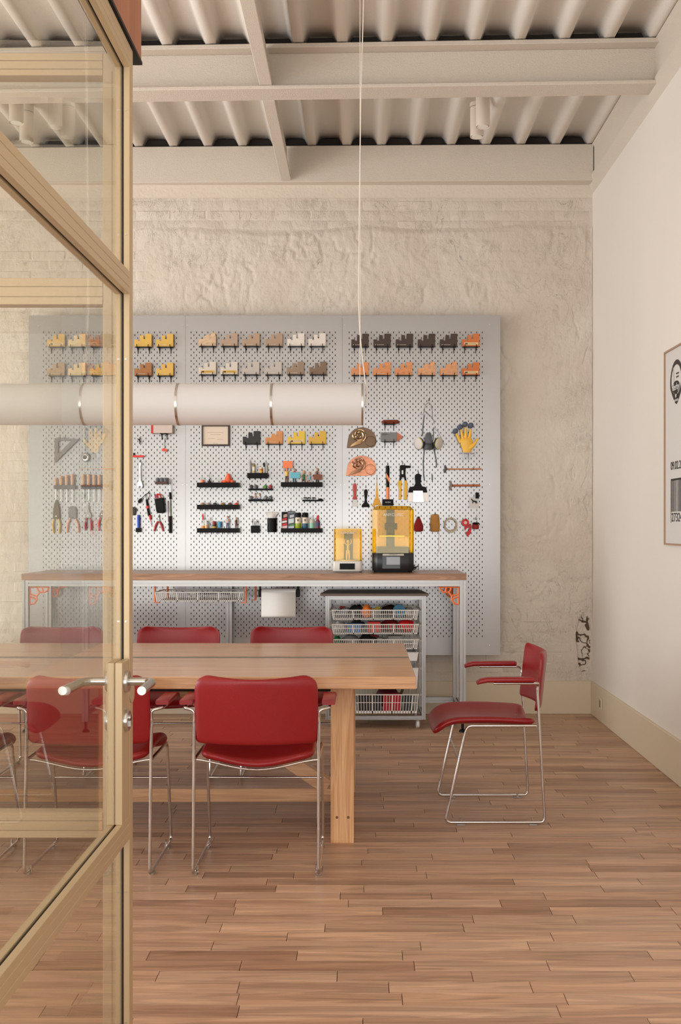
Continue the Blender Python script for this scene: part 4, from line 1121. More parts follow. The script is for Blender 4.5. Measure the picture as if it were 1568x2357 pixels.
o = T('wide_spatula', 'wide filling knife with a black handle and steel blade', 'spatula', (px(963), PY-.02, pz(1153)))
P([(960, 1090), (965.5, 1089), (970.5, 1093), (970.5, 1100), (969.5, 1112), (973, 1119), (982, 1120.5), (985, 1133), (940.5, 1133), (944, 1120.5), (954, 1119), (957.5, 1112), (956, 1100), (956.5, 1093)], PY-.032, PY-.012, 'handle', BLACK, o, .003)
P([(941, 1133.2), (984.5, 1133.2), (987, 1154), (939, 1154)], PY-.023, PY-.021, 'blade', mat('matt steel blade', (206, 196, 188), .35, metal=.6), o, 0)
P([(952, 1129), (974, 1129), (977, 1155.5), (951, 1155.5)], PY-.0345, PY-.0325, 'foil', mat('silver foil', (206, 204, 204), .25, metal=.8, bump=.2, bscale=30), o, .0006)
hook(963.5, 1086, 'carrying the wide filling knife')
o = MB().tube([(px(996, s), PY-.004, pz(1089, s)), (px(996, s), PY-.01, pz(1100, s)), (px(997, s), PY-.012, pz(1109, s))], .0022, 6).tube([(px(998, s), PY-.005, pz(1096, s)), (px(997, s), PY-.012, pz(1109, s))], .0016, 6)
o.thing('small_key_hook', BLACK, 'thin empty black double hook right of the filling knife', 'hook')
for (hx0, x1, y, wc, lab, hh) in ((1023.5, 1110.5, 1078.7, (206, 130, 82), 'slim light wooden hammer lying level, the upper one', 9), (1036, 1107, 1117, (176, 96, 54), 'thicker brown wooden hammer lying level, the lower one', 11.5)):
    o = T('small_hammer', lab, 'hammer', (px((hx0+x1)/2), PY-.03, pz(y)), 'two small hammers lying level')
    r0 = .0045 if hh < 10 else .0075
    MB().tube([(px(hx0+4, s), PY-.03, pz(y, s)), (px((hx0+x1)/2, s), PY-.03, pz(y, s)), (px(x1, s), PY-.03, pz(y-.3, s))], [r0, r0*.95, r0*1.1], 10).build('handle', mat('hammer handle %d' % hh, wc, .4), o)
    P([(hx0+1, y-hh), (hx0+4.5, y-hh+1), (hx0+5.5, y-3), (hx0+5.5, y+3), (hx0+4.5, y+hh-1), (hx0, y+hh), (hx0-.5, y+hh-3), (hx0+1, y)], PY-.038, PY-.022, 'head', DGREY if hh < 10 else mat('worn iron', (110, 98, 88), .4, metal=.6), o, .0015)
    for xx in (hx0+7, 1091): hook(xx, y+2.2, 'carrying the %s, at x %s' % ('slim hammer' if hh < 10 else 'brown hammer', 'its head' if xx < 1050 else 'its handle end') if 0 else ('carrying the %s %s hammer' % ('head end of the' if xx < 1050 else 'handle end of the', 'slim' if hh < 10 else 'brown')), ln=.036)
# deer card
o = T('deer_card', 'clear card with a black deer hanging from a black clip', 'card', (px(1094), PY-.01, pz(1169)))
MB().box(px(1082, s), px(1105, s), PY-.0035, PY-.002, pz(1169, s), pz(1143, s)).build('card', mat('frosted card', (200, 198, 196), .3), o)
P([(1088, 1146), (1090, 1149), (1092, 1151), (1099, 1152), (1101, 1154), (1101, 1160), (1099.5, 1157), (1098, 1160), (1096.5, 1156), (1092, 1155.5), (1091, 1159), (1089.5, 1158.5), (1090, 1154), (1088.5, 1151), (1086.5, 1150)], PY-.0042, PY-.0036, 'deer', INK, o, 0)
MB().box(px(1097, s), px(1105, s), PY-.018, PY-.001, pz(1147, s), pz(1133, s)).build('clip', BLACK, o, bevel=.001)
# spools
def spool(x, yb, yt, r, mm, prof, label, nm='twine_spool', cat='spool'):
    X0 = px(x, 325); z0 = pz(yb, 325); h = pz(yt, 325)-z0
    o = T(nm, label, cat, (X0, PY-.05, z0), 'twine and wire on hooks')
    m = MB().lathe([(r*q, h*t) for t, q in prof], (X0, PY-.048, z0), 'z', 20).build('winding', mm, o)
    return o, X0, z0, h
o, X0, z0, h = spool(965, 1224, 1193, .034, mat('red twine', (150, 20, 26), .7, bump=.8, bscale=180), [(0, .6), (.08, .95), (.4, 1), (.6, .85), (.8, .55), (1, .4)], 'cone of dark red twine on a hook beside the large printer')
MB().lathe([(.009, 0), (.009, .012)], (X0, PY-.05, z0+h), 'z', 12).build('core', INK, o)
o, X0, z0, h = spool(1003.5, 1224, 1184, .034, mat('jute twine', (190, 140, 76), .8, bump=.8, bscale=180), [(0, .75), (.06, .95), (.4, 1), (.8, .9), (.95, .8), (1, .7)], 'cone of tan jute twine with a dangling thread')
MB().lathe([(.012, 0), (.010, .003)], (X0+.002, PY-.052, z0+h), 'z', 14).build('core', mat('twine core', (110, 50, 36), .6), o)
MB().tube([(X0+.028, PY-.05, z0+.02), (X0+.03, PY-.03, z0-.03), (X0+.026, PY-.02, z0-.09), (X0+.034, PY-.015, z0-.13), (X0+.012, PY-.012, z0-.17)], .001, 5).build('thread', mat('jute twine', (190, 140, 76), .8), o)
o = T('wire_coil', 'coil of cream cable hanging on a hook', 'coil', (px(1040.5, 325), PY-.03, pz(1224, 325)), 'twine and wire on hooks')
WC = mat('cream cable', (206, 194, 178), .45)
for k in range(5):
    R_ = .040+.003*((k*2) % 5)/2
    MB().tube([(px(1040.5, 325)+R_*math.cos(a), PY-.012-.008*k, pz(1207, 325)-.002*k+R_*1.1*math.sin(a)) for a in np.linspace(0, 2*PI, 29)[:-1]], .0036, 7, closed=True).build('turn', WC, o)
hook(1041, 1195, 'carrying the cream cable coil', ln=.055)
o = T('red_ribbon', 'red ribbon roll with a hanging twisted tail', 'ribbon', (px(1074, 325), PY-.04, pz(1235, 325)), 'twine and wire on hooks')
RB = mat('red ribbon', (196, 24, 34), .45)
MB().lathe([(.027, 0), (.027, -.035), (.012, -.036)], (px(1074, 325), PY-.01, pz(1203, 325)), 'y', 20).build('roll', RB, o)
MB().lathe([(.012, 0), (.012, -.004)], (px(1074, 325), PY-.046, pz(1203, 325)), 'y', 14).build('core', mat('pink core', (226, 190, 186), .5), o)
P([(1071, 1214), (1078, 1208), (1086, 1205), (1087, 1216), (1085, 1228), (1078, 1236), (1073, 1226), (1080, 1222), (1082, 1214), (1076, 1216), (1072, 1222)], PY-.032, PY-.030, 'tail', RB, o, 0)
o = T('black_spool', 'black-ended spool of dark red thread, rightmost of the hanging reels', 'spool', (px(1098, 325), PY-.05, pz(1218, 325)), 'twine and wire on hooks')
MB().lathe([(.020, 0), (.024, .01), (.024, .024), (.018, .034)], (px(1098, 325), PY-.04, pz(1218, 325)), 'z', 18).build('thread', mat('dark red thread', (130, 18, 24), .6), o)
MB().lathe([(.023, 0), (.025, .006), (.018, .014)], (px(1099, 325), PY-.04, pz(1218, 325)+.0341), 'z', 18).build('rim', BLACK, o)
hook(1003, 1186, 'inside the tan twine cone', ln=.06); hook(965, 1195, 'inside the red twine cone', ln=.06); hook(1074, 1198, 'inside the red ribbon roll', ln=.06, up=.014); hook(1098, 1196, 'carrying the black-ended spool', ln=.055, up=.014)

# ---- left panel tools
s = 323.
GR = mat('grey square', (122, 118, 116), .45)
o = T('speed_square', 'grey triangular square with cut-outs, upper left of the board', 'square', (px(149), PY-.02, pz(1065)))
P([(121, 1007.5), (178.5, 1008.5), (120.5, 1065), (120.5, 1064), (121, 1050), (129, 1043), (166, 1013), (129, 1013), (129, 1043), (121, 1050)], PY-.022, PY-.016, 'plate_outer', GR, o, 0)
P([(121, 1043), (129, 1035), (129, 1043), (134, 1039), (160, 1013), (166, 1013), (121, 1058)], PY-.0225, PY-.0155, 'scale_arm', GR, o, 0)
hook(132, 1009, 'at the left of the grey square'); hook(144, 1009, 'at the right of the grey square')
o = T('tape_reel', 'round chrome watch-like measuring reel hanging on a cord', 'measure', (px(192), PY-.03, pz(1062)))
MB().lathe([(.031, 0), (.033, -.008), (.031, -.018)], (px(192, s), PY-.012, pz(1051.5, s)), 'y', 24).build('case', mat('grey case', (140, 136, 134), .35, metal=.5), o)
MB().lathe([(.024, 0), (.024, -.003), (.018, -.0035), (.018, -.001)], (px(192, s), PY-.030, pz(1051.5, s)), 'y', 24).build('ring', CHROME, o)
MB().lathe([(.016, 0), (.012, -.003)], (px(192, s), PY-.0315, pz(1051.5, s)), 'y', 18).build('dial', mat('dial grey', (90, 86, 84), .4), o)
MB().tube([(px(193.5, s), PY-.02, pz(1041, s)), (px(193.3, s), PY-.02, pz(990, s))], .0016, 6).build('cord', DGREY, o)
hook(193.5, 988, 'carrying the cord of the chrome reel')
# wooden-handled chisels
WH = mat('pale wooden handle', (216, 168, 128), .4); FER = mat('ferrule steel', (150, 148, 146), .3, metal=.8)
def chisel(x, yt, i, grpn):
    X0 = px(x, 324); zt = pz(yt, 324); zr = pz(1120, 324)
    o = T('chisel', 'wooden-handled carving chisel, %s from left in the %s rack' % (ordn[i], grpn), 'chisel', (X0, PY-.03, zr), 'wooden-handled chisels, %s rack' % grpn)
    h = zt-zr-.012; r0 = .0135 if i or grpn == 'right' else .010
    MB().lathe([(r0*.6, 0), (r0*.9, h*.1), (r0*.8, h*.3), (r0, h*.55), (r0*.75, h*.75), (r0, h*.85), (r0*.85, h), (r0*.3, h*1.02)], (X0, PY-.03, zr+.012), 'z', 12).build('handle', WH, o)
    MB().lathe([(r0*.55, 0), (r0*.6, .0119)], (X0, PY-.03, zr), 'z', 12).build('ferrule', FER, o)
    MB().tube([(X0, PY-.03, zr-.0002), (X0, PY-.03, zr-.08), (X0, PY-.03, pz(1150+i*2, 324))], [.003, .0028, .004], 6).build('blade', STEEL, o)
for i, (x, yt) in enumerate(((122.5, 1100), (135, 1095), (148, 1092.5), (161, 1090.5))): chisel(x, yt, i, 'left')
for i, (x, yt) in enumerate(((186.5, 1090.5), (199, 1090.5), (211.5, 1092), (223.5, 1092))): chisel(x, yt, i, 'right')
for xa_, xb2, lab in ((119, 168, 'grey rack holding four wooden-handled chisels, left one'), (182, 236, 'dark rack holding four wooden-handled chisels, right one')):
    o = MB(); xs2 = px(xa_, 324); xe2 = px(xb2, 324)
    o.box(xs2, xe2, PY-.044, PY-.040, pz(1125, 324), pz(1116, 324)).box(xs2, xe2, PY-.018, PY-.001, pz(1125, 324), pz(1116, 324))
    o.box(xs2, xs2+.003, PY-.04, PY-.018, pz(1125, 324), pz(1116, 324)).box(xe2-.003, xe2, PY-.04, PY-.018, pz(1125, 324), pz(1116, 324))
    o.thing('tool_rack', mat('rack %d' % xa_, (96, 94, 94) if xa_ < 150 else (38, 30, 30), .5), lab, 'rack', 'chisel racks')
# cutting tools row
def plier(x, yt, ym, yb, wj, spread, jaw, grip, label, nm, cat, pivot=True, blade=None):
    o = T(nm, label, cat, (px(x), PY-.02, pz(yb)), 'cutting tools on the lower left of the board')
    if blade: P(blade, PY-.022, PY-.014, 'jaw', jaw, o, .001)
    else:
        P([(x-wj, ym), (x-wj*.9, (yt+ym)/2), (x-1, yt), (x+1.5, yt), (x+wj*.9, (yt+ym)/2), (x+wj, ym)], PY-.024, PY-.012, 'jaw', jaw, o, .001)
    for sg in (-1, 1):
        pts = [(x+sg*wj*.7, ym), (x+sg*(wj*.9+spread*.5), ym+(yb-ym)*.4), (x+sg*(wj*.6+spread), yb)]
        MB().tube([(px(a, s), PY-.018, pz(b_, s)) for a, b_ in pts], [.006, .008, .0065], 8, flat=1).build('handle', grip, o)
    if pivot: MB().lathe([(.005, 0), (.005, -.003)], (px(x, s), PY-.0245, pz(ym-6, s)), 'y', 10).build('pivot', STEEL, o)
    return o
plier(125, 1150, 1194, 1227, 8, 2, mat('dark tool steel', (96, 88, 70), .4, metal=.6), mat('yellow handle', (214, 180, 74), .4), 'long-nosed wire stripper with yellow and grey handles', 'wire_stripper', 'pliers')
plier(163, 1165, 1194, 1226, 9, 8, mat('flat grey steel', (128, 124, 122), .4), mat('peach handle', (238, 168, 120), .4), 'crimping tool with a broad grey head and peach handles', 'crimper', 'pliers',
      blade=[(153, 1172), (156, 1166), (162, 1164.5), (168, 1166), (171.5, 1172), (171.5, 1192), (167, 1194), (164, 1190), (159, 1194), (153, 1190)], pivot=False)
plier(199, 1157, 1192, 1221, 5, 4, mat('polished steel', (150, 146, 144), .3, metal=.7), mat('crimson handle', (176, 34, 48), .4), 'curved-blade pruning shears with crimson handles', 'pruning_shears', 'shears',
      blade=[(194, 1165), (196, 1160), (200.5, 1156.5), (199.5, 1166), (202, 1178), (207, 1186), (205, 1192), (194, 1192), (192, 1186), (197, 1178)])
plier(231, 1175, 1190, 1222, 6, 4, mat('flat grey steel', (128, 124, 122), .4), mat('coral handle', (220, 70, 60), .4), 'pliers with coral red handles next to the corner post', 'pliers', 'pliers')
plier(362, 1190, 1200, 1223, 2.5, 9, mat('polished steel', (150, 146, 144), .3, metal=.7), mat('crimson handle', (176, 34, 48), .4), 'small chrome pliers with bowed red handles', 'bow_pliers', 'pliers')
hook(362.5, 1190, 'carrying the small bowed pliers')
# hook, orange T, wrench
o = MB().tube([(px(313, s), PY-.03, pz(1009, s)), (px(317, s), PY-.03, pz(1010, s)), (px(320, s), PY-.03, pz(1016, s)), (px(318, s), PY-.03, pz(1021, s))], [.002, .005, .005, .002], 8)
o.thing('hand_hook_tool', BLACK, 'short curved black tool on a hook under the lamp', 'tool'); hook(319, 1009, 'carrying the short curved black tool', ln=.034)
o = T('parcel_box', 'pale box with a red edge on brackets, partly hidden by the lamp', 'box', (px(371.5), PY-.03, pz(996.5)))
MB().box(px(352, s), px(396, s), PY-.06, PY-.005, pz(996.5, s), pz(972, s)).build('box', mat('box greige', (204, 188, 178), .6), o, bevel=.001)
MB().box(px(347, s), px(352, s)-.0001, PY-.061, PY-.004, pz(996.5, s), pz(972, s)).build('edge', mat('red edge', (206, 32, 38), .5), o)
bracket(px(366, s), pz(996.6, s), .055, 'black bracket pair under the red-edged box', 'brackets under the red-edged box', .05)
o = MB().prism([(px(a, s), pz(b_, s)) for a, b_ in ((369, 1035), (373, 1030), (378, 1032), (383, 1034), (380, 1040), (376, 1036), (372, 1038))], 'y', PY-.028, PY-.022)
o.thing('bird_tag', mat('red orange tag', (232, 76, 48), .5), 'tiny red-orange bird-shaped tag hanging under the red-edged box', 'tag')
MB().tube([(px(376, s), PY-.002, pz(1006, s)), (px(376, s), PY-.02, pz(1019, s)), (px(376.3, s), PY-.025, pz(1033, s))], .0016, 6).thing('peg_hook', BLACK, 'long black wire hook carrying the red-orange tag', 'hook', HK)
o = T('red_square_bar', 'thin red bar with a black stem, above the wrench', 'tool', (px(316), PY-.02, pz(1052)))
MB().box(px(302, s), px(328, s), PY-.03, PY-.022, pz(1051.5, s), pz(1047, s)).build('bar', mat('red bar', (222, 48, 38), .45), o, bevel=.001)
MB().box(px(303.5, s), px(305.5, s), PY-.024, PY-.001, pz(1046.9, s), pz(1041, s)).build('stem', BLACK, o)
o = T('adjustable_wrench', 'chrome adjustable wrench hanging jaw down', 'wrench', (px(319), PY-.02, pz(1124)))
P([(317, 1063), (321.5, 1063), (322, 1068), (320.5, 1072), (321.5, 1105), (324, 1110), (326, 1118), (322.5, 1124.5), (321, 1118), (317, 1119), (314.5, 1125), (312, 1118), (313.5, 1109), (317, 1105), (317.5, 1072)], PY-.026, PY-.016, 'body', CHROME, o, .0012)
hook(319, 1063, 'carrying the chrome wrench')
# cap shelf + files + pouch + soldering iron + blue tube
o = T('cap_shelf', 'short brown shelf of grey round caps', 'shelf', (px(370), PY-.03, pz(1114)))
MB().box(px(356, s), px(384, s), PY-.06, PY-.001, pz(1114, s), pz(1108.5, s)).build('shelf', mat('brown shelf', (82, 50, 38), .5), o, bevel=.001)
for i, x in enumerate((360.5, 370, 379)):
    MB().lathe([(.013, 0), (.0135, .018), (.011, .027), (.004, .030)], (px(x, s), PY-.035, pz(1108.5, s)), 'z', 14).thing('ribbed_cap', mat('slate cap', (104, 106, 112), .6, bump=.6, bscale=150), 'slate grey ribbed cap, %s on the short brown shelf' % ordn[i], 'cap', 'caps on the brown shelf')
def stick(pts, segs, name, label, cat, grp=None):
    o = T(name, label, cat, (px(pts[1][0]), PY-.02, pz(pts[1][1])), grp)
    (xa_, ya_), (xb2, yb2) = pts
    for nm, mm, a, b_, r0, r1 in segs:
        f = lambda t: (px(xa_+(xb2-xa_)*t, s), PY-.02, pz(ya_+(yb2-ya_)*t, s))
        MB().tube([f(a), f((a+b_)/2), f(b_)], [r0, r0, r1], 8).build(nm, mm, o)
    return o
stick(((386, 1100), (389.5, 1149)), [('rod', STEEL, 0, .66, .0025, .003), ('handle', BLACK, .661, 1, .008, .008)], 'round_file', 'thin steel file with a short black handle, pointing up', 'file', 'files right of the holster')
stick(((390.5, 1101), (391, 1133)), [('rod', STEEL, 0, 1, .002, .003)], 'needle_file', 'plain thin steel needle file', 'file', 'files right of the holster')
stick(((388.5, 1150), (389, 1227)), [('rod', FER, 0, .49, .005, .006), ('handle', BLACK, .491, 1, .0115, .011)], 'flat_file', 'long file hanging with a thick black handle down', 'file', 'files right of the holster')
stick(((383.5, 1153), (384.5, 1201)), [('rod', mat('copper rod', (196, 110, 78), .4), 0, 1, .003, .003)], 'copper_rod', 'thin copper-coloured rod left of the long file', 'rod')
o = T('tool_holster', 'black belt holster pouch hanging left of the long file', 'holster', (px(365), PY-.02, pz(1180)))
P([(354, 1149), (374.5, 1145), (377.5, 1177), (374, 1180.5), (362, 1181), (358.5, 1178)], PY-.05, PY-.002, 'pouch', BLACK, o, .004)
o = T('red_pliers', 'red-handled pliers and pens stuck in the black holster', 'pliers', (px(363), PY-.03, pz(1148)))
MB().tube([(px(359, s), PY-.03, pz(1147, s)), (px(357, s), PY-.03, pz(1141, s)), (px(360, s), PY-.03, pz(1137, s)), (px(366, s), PY-.03, pz(1138, s)), (px(367.5, s), PY-.03, pz(1146, s))], .006, 8).build('handles', mat('bright red handle', (214, 34, 30), .35), o)
MB().tube([(px(353.5, s), PY-.025, pz(1137, s)), (px(356.5, s), PY-.025, pz(1149, s))], .004, 8).build('pen', BLACK, o)
MB().tube([(px(370, s), PY-.025, pz(1140, s)), (px(372, s), PY-.025, pz(1147, s))], .004, 8).build('pen', PAPER, o)
o = T('soldering_iron', 'soldering iron with black and red grip, its cord looped on a hook', 'soldering iron', (px(341), PY-.02, pz(1215)))
MB().tube([(px(a, s), PY-.02, pz(b_, s)) for a, b_ in ((334, 1149), (337, 1170), (340, 1187))], [.007, .0085, .009], 10).build('grip', BLACK, o)
MB().tube([(px(a, s), PY-.02, pz(b_, s)) for a, b_ in ((336.2, 1164), (337, 1170))], [.0097, .0098], 10).build('band', mat('bright red handle', (214, 34, 30), .35), o)
MB().tube([(px(a, s), PY-.02, pz(b_, s)) for a, b_ in ((340, 1187.2), (342.5, 1187.3), (343, 1196))], [.0097, .010, .007], 10).build('collar', mat('bright red handle', (214, 34, 30), .35), o)
MB().tube([(px(a, s), PY-.02, pz(b_, s)) for a, b_ in ((343, 1196.2), (346.5, 1213))], [.003, .0015], 8).build('tip', mat('copper tip', (150, 96, 70), .4, metal=.7), o)
MB().tube(fillet([(px(a, s), PY-.024, pz(b_, s)) for a, b_ in ((334.5, 1149), (332, 1138), (337, 1134), (343, 1136), (340, 1144), (337, 1150))], .03, 4), .0022, 6).build('cord', BLACK, o)
MB().tube(fillet([(px(a, s), PY-.024, pz(b_, s)) for a, b_ in ((337, 1134), (329, 1140), (322, 1148))], .02, 4), .0022, 6).build('cord_tail', BLACK, o)
P([(314, 1153), (318, 1148), (322, 1146), (324, 1150), (321, 1156), (316, 1159)], PY-.03, PY-.018, 'plug', BLACK, o, .002)
hook(339, 1135, 'carrying the soldering iron cord')
o = T('blue_cutter', 'blue tubular cutter with a black base', 'cutter', (px(315.5), PY-.02, pz(1225)))
MB().tube([(px(316, s), PY-.02, pz(1185, s)), (px(315.5, s), PY-.02, pz(1190, s)), (px(315.5, s), PY-.02, pz(1215, s))], [.006, .011, .0105], 12).build('body', mat('royal blue', (26, 76, 190), .35), o)
MB().box(px(310, s), px(321, s), PY-.034, PY-.008, pz(1225, s), pz(1215.2, s)).build('base', BLACK, o, bevel=.001)
o = T('dark_pouch', 'dark tool body just right of the corner post', 'tool', (px(306), PY-.02, pz(1186)))
P([(296, 1166), (306, 1167), (310.5, 1171), (307, 1186), (298, 1186)], PY-.03, PY-.01, 'body', mat('speckled dark', (50, 44, 34), .5, var=.5, vscale=90), o, .002)

# ================================================================== WORKBENCH
def extr(m, p0, p1, w_=.04, slots=True):
    """square slotted aluminium profile between two points along an axis"""
    p0 = Vector(p0); p1 = Vector(p1); d = (p1-p0)
    ax = max(range(3), key=lambda i: abs(d[i])); h = w_/2; g = .004; dp = .011
    prof = []
    for (cx, cy, tx, ty) in ((-h, -h, 1, 0), (h, -h, 0, 1), (h, h, -1, 0), (-h, h, 0, -1)):
        nxv, nyv = -ty, tx
        prof += [(cx, cy), (cx+tx*(h-g), cy+ty*(h-g)), (cx+tx*(h-g)+nxv*dp, cy+ty*(h-g)+nyv*dp), (cx+tx*(h+g)+nxv*dp, cy+ty*(h+g)+nyv*dp), (cx+tx*(h+g), cy+ty*(h+g))]
    oth = [i for i in range(3) if i != ax]
    vs = []
    for e in (p0, p1):
        for (a, b_) in prof:
            v = list(e); v[oth[0]] += a; v[oth[1]] += b_; vs.append(tuple(v))
    n = len(prof)
    m.add(vs, [tuple(range(n)), tuple(range(2*n-1, n-1, -1))] + [(i, (i+1) % n, (i+1) % n+n, i+n) for i in range(n)])
    return m
BF, BBk = 6.91, 7.44
BX0, BX1 = -2.262, .688
bench = T('workbench', 'long aluminium-framed workbench with an oak top under the pegboard', 'workbench', ((BX0+BX1)/2, BF, 0))
MB().box(BX0, BX1, BF-.003, PY-.004, 1.010, 1.052).build('worktop', BENCHW, bench, bevel=.002)
fr = {}
for nm, (x, y) in {'fl': (BX0+.024, BF+.02), 'fr': (BX1-.024, BF+.02), 'bl': (BX0+.024, BBk), 'br': (BX1-.024, BBk), 'ml': (-.95, BBk)}.items():
    lg = extr(MB(), (x, y, .07), (x, y, 1.0095)).build('leg', ALU, bench, smooth=0)
    MB().lathe([(.024, 0), (.022, .012), (.009, .02), (.009, .0699)], (x, y, 0), 'z', 14).build('levelling_foot', BLACK, lg)
for p0, p1 in (((BX0+.0445, BF+.02, .989), (BX1-.0445, BF+.02, .989)), ((BX0+.0445, BBk, .989), (BX1-.0445, BBk, .989)), ((BX0+.0445, BBk, .13), (BX1-.0445, BBk, .13)),
               ((BX0+.024, BF+.0405, .13), (BX0+.024, BBk-.0205, .13)), ((BX1-.024, BF+.0405, .13), (BX1-.024, BBk-.0205, .13)),
               ((BX0+.024, BF+.0405, .989), (BX0+.024, BBk-.0205, .989)), ((BX1-.024, BF+.0405, .989), (BX1-.024, BBk-.0205, .989))):
    extr(MB(), p0, p1).build('rail', ALU, bench, smooth=0)
def lattice(xc_, zt, sg, y, sz=.115):
    """orange corner bracket: two bars to the leg and rail joined by hexagon cells"""
    t = .006
    m = MB()
    def bar(a, b_): m.tube([(xc_+sg*a[0]*sz, y, zt-a[1]*sz), (xc_+sg*b_[0]*sz, y, zt-b_[1]*sz)], t, 4)
    L = [((0.04, .05), (1.15, .05)), ((.05, .05), (.05, 1.05)), ((1.15, .05), (1.1, .2)), ((1.1, .2), (.9, .35)), ((.9, .35), (.62, .35)), ((.62, .35), (.45, .55)), ((.45, .55), (.45, .8)), ((.45, .8), (.3, 1.0)), ((.3, 1.0), (.05, 1.05)),
         ((.62, .35), (.5, .2)), ((.5, .2), (.5, .05)), ((.45, .55), (.25, .5)), ((.25, .5), (.05, .45)), ((.05, .6), (.3, .68)), ((.3, .68), (.45, .8)), ((.75, .05), (.82, .35))]
    for a, b_ in L: bar(a, b_)
    m.build('corner_bracket', ORANGE, bench)
for xx, sg in ((BX0+.0445, 1), (BX1-.0445, -1)):
    lattice(xx, .968, sg, BF+.02); lattice(xx, .968, sg, BBk, .1)
# hanging basket with orange hooks
def basket(x0, x1, y0, y1, z0, z1, label, grp, cols=44, rows_=2, name='storage_basket', mm=None, taper=.012, solid_end=0):
    mm = mm or WHITE
    o = T(name, label, 'basket', ((x0+x1)/2, (y0+y1)/2, z0), grp)
    m = MB()
    h = z1-z0
    # bottom plate, rim
    m.box(x0+taper, x1-taper, y0+.004, y1-.004, z0, z0+.003)
    m.box(x0, x1, y0-.004, y0+.002, z1-.006, z1).box(x0, x1, y1-.002, y1+.004, z1-.006, z1).box(x0-.004, x0+.002, y0, y1, z1-.006, z1).box(x1-.002, x1+.004, y0, y1, z1-.006, z1)
    m.box(x0+taper, x1-taper, y0, y0+.003, z0, z0+h*.13).box(x0+taper, x1-taper, y1-.003, y1, z0, z0+h*.13)
    m.build('tray', mm, o)
    m = MB()
    n = cols
    big = max(1, n//9)
    for yy_ in (y0, y1-.003):
        for i in range(n+1):
            t = i/n; xa_ = x0+taper + (x1-x0-2*taper)*t; xb2 = x0 + (x1-x0)*t
            wd = .0042 if i % max(1, n//4) == 0 else .0016
            m.add([(xa_-wd, yy_, z0), (xa_+wd, yy_, z0), (xb2+wd, yy_, z1-.004), (xb2-wd, yy_, z1-.004), (xa_-wd, yy_+.002, z0), (xa_+wd, yy_+.002, z0), (xb2+wd, yy_+.002, z1-.004), (xb2-wd, yy_+.002, z1-.004)], [(0,1,2,3),(7,6,5,4),(0,4,5,1),(1,5,6,2),(2,6,7,3),(3,7,4,0)])
        for r_ in range(1, rows_):
            zz = z0 + h*(.13+.87*r_/rows_); m.box(x0+taper*.5, x1-taper*.5, yy_-.0005, yy_+.0025, zz-.0018, zz+.0018)
    for xx, sg in ((x0, 1), (x1, -1)):
        for i in range(13):
            yy_ = y0+(y1-y0)*i/12
            m.add([(xx+sg*taper, yy_-.002, z0), (xx+sg*taper, yy_+.002, z0), (xx, yy_+.002, z1-.004), (xx, yy_-.002, z1-.004), (xx+sg*(taper+.002), yy_-.002, z0), (xx+sg*(taper+.002), yy_+.002, z0), (xx+sg*.002, yy_+.002, z1-.004), (xx+sg*.002, yy_-.002, z1-.004)], [(0,1,2,3),(7,6,5,4),(0,4,5,1),(1,5,6,2),(2,6,7,3),(3,7,4,0)])
    m.build('bars', mm, o, smooth=0)
    return o
sB = 342.
def bx(x, s_=sB): return (x-835)/s_
def bz(y, s_=sB): return H-(y-1212)/s_
basket(bx(359), bx(562), 7.0, 7.30, bz(1384), bz(1362), 'white slotted basket hanging under the workbench on orange hooks', 'white slotted baskets', 46, 1)
for i, (xx, yy_) in enumerate(((bx(356), 7.03), (bx(565.5), 7.03), (bx(580), 7.27), (bx(370), 7.27))):
    sg = 1 if i in (0, 3) else -1
    ztop = .968
    m = MB().box(xx-.005, xx+.005, yy_-.012, yy_+.012, bz(1386.5), ztop)
    m.box(min(xx, xx+sg*.032), max(xx, xx+sg*.032), yy_-.012, yy_+.012, bz(1386.5)-.005, bz(1386.5))
    m.box(min(xx, xx+sg*.02), max(xx, xx+sg*.02), yy_-.012, yy_+.012, ztop-.004, ztop)
    m.thing('basket_hook', ORANGE, 'orange printed L-hook carrying the hanging basket, %s' % ['front left', 'front right', 'rear right', 'rear left'][i], 'hook', 'orange hooks of the hanging basket')
for i, (xx, c_, w_) in enumerate(((bx(455), (96, 66, 44), .05), (bx(480), (60, 52, 48), .09), (bx(512), (80, 76, 72), .07), (bx(420), (210, 206, 200), .06))):
    MB().obox((xx, 7.12, bz(1377)+.028), w_, .03, .014, -.25+.2*i, 'y').thing('hand_tool', mat('tool lump %d' % i, c_, .5), ['brown-handled tool in the hanging basket', 'black bar in the hanging basket', 'grey block in the hanging basket', 'white pouch in the hanging basket'][i], 'tool', 'contents of the hanging basket', bevel=.003)
# paper towel
o = T('paper_roll_holder', 'black clamp holder of the paper towel under the workbench', 'holder', (bx(642), 7.04, bz(1374)))
for a, b_ in ((595, 601.5), (682, 690)):
    MB().box(bx(a), bx(b_), 7.01, 7.07, bz(1374), bz(1357)).build('clamp', BLACK, o, bevel=.003)
    MB().box(bx(a)+.004, bx(b_)-.004, 7.03, 7.05, bz(1357), .969).build('arm', BLACK, o)
MB().tube([(bx(600), 7.04, bz(1365)), (bx(683), 7.04, bz(1365))], .008, 10).build('rod', BLACK, o)
o = T('paper_towel', 'white paper towel roll with a sheet hanging down', 'paper towel', (bx(642), 7.04, bz(1419)))
MB().lathe([(.012, 0), (.036, 0), (.036, bx(681)-bx(602)), (.012, bx(681)-bx(602))], (bx(602), 7.04, bz(1367)), 'x', 24).build('roll', PAPER, o)
vs_ = []; n = 12
for i in range(n+1):
    t = i/n; zz = bz(1367)+.012 - t*(bz(1367)+.012-bz(1419.5))
    yy_ = 7.002 + .004*math.sin(t*5)
    vs_ += [(bx(602)+.0005, yy_, zz), (bx(681)-.0005, yy_, zz)]
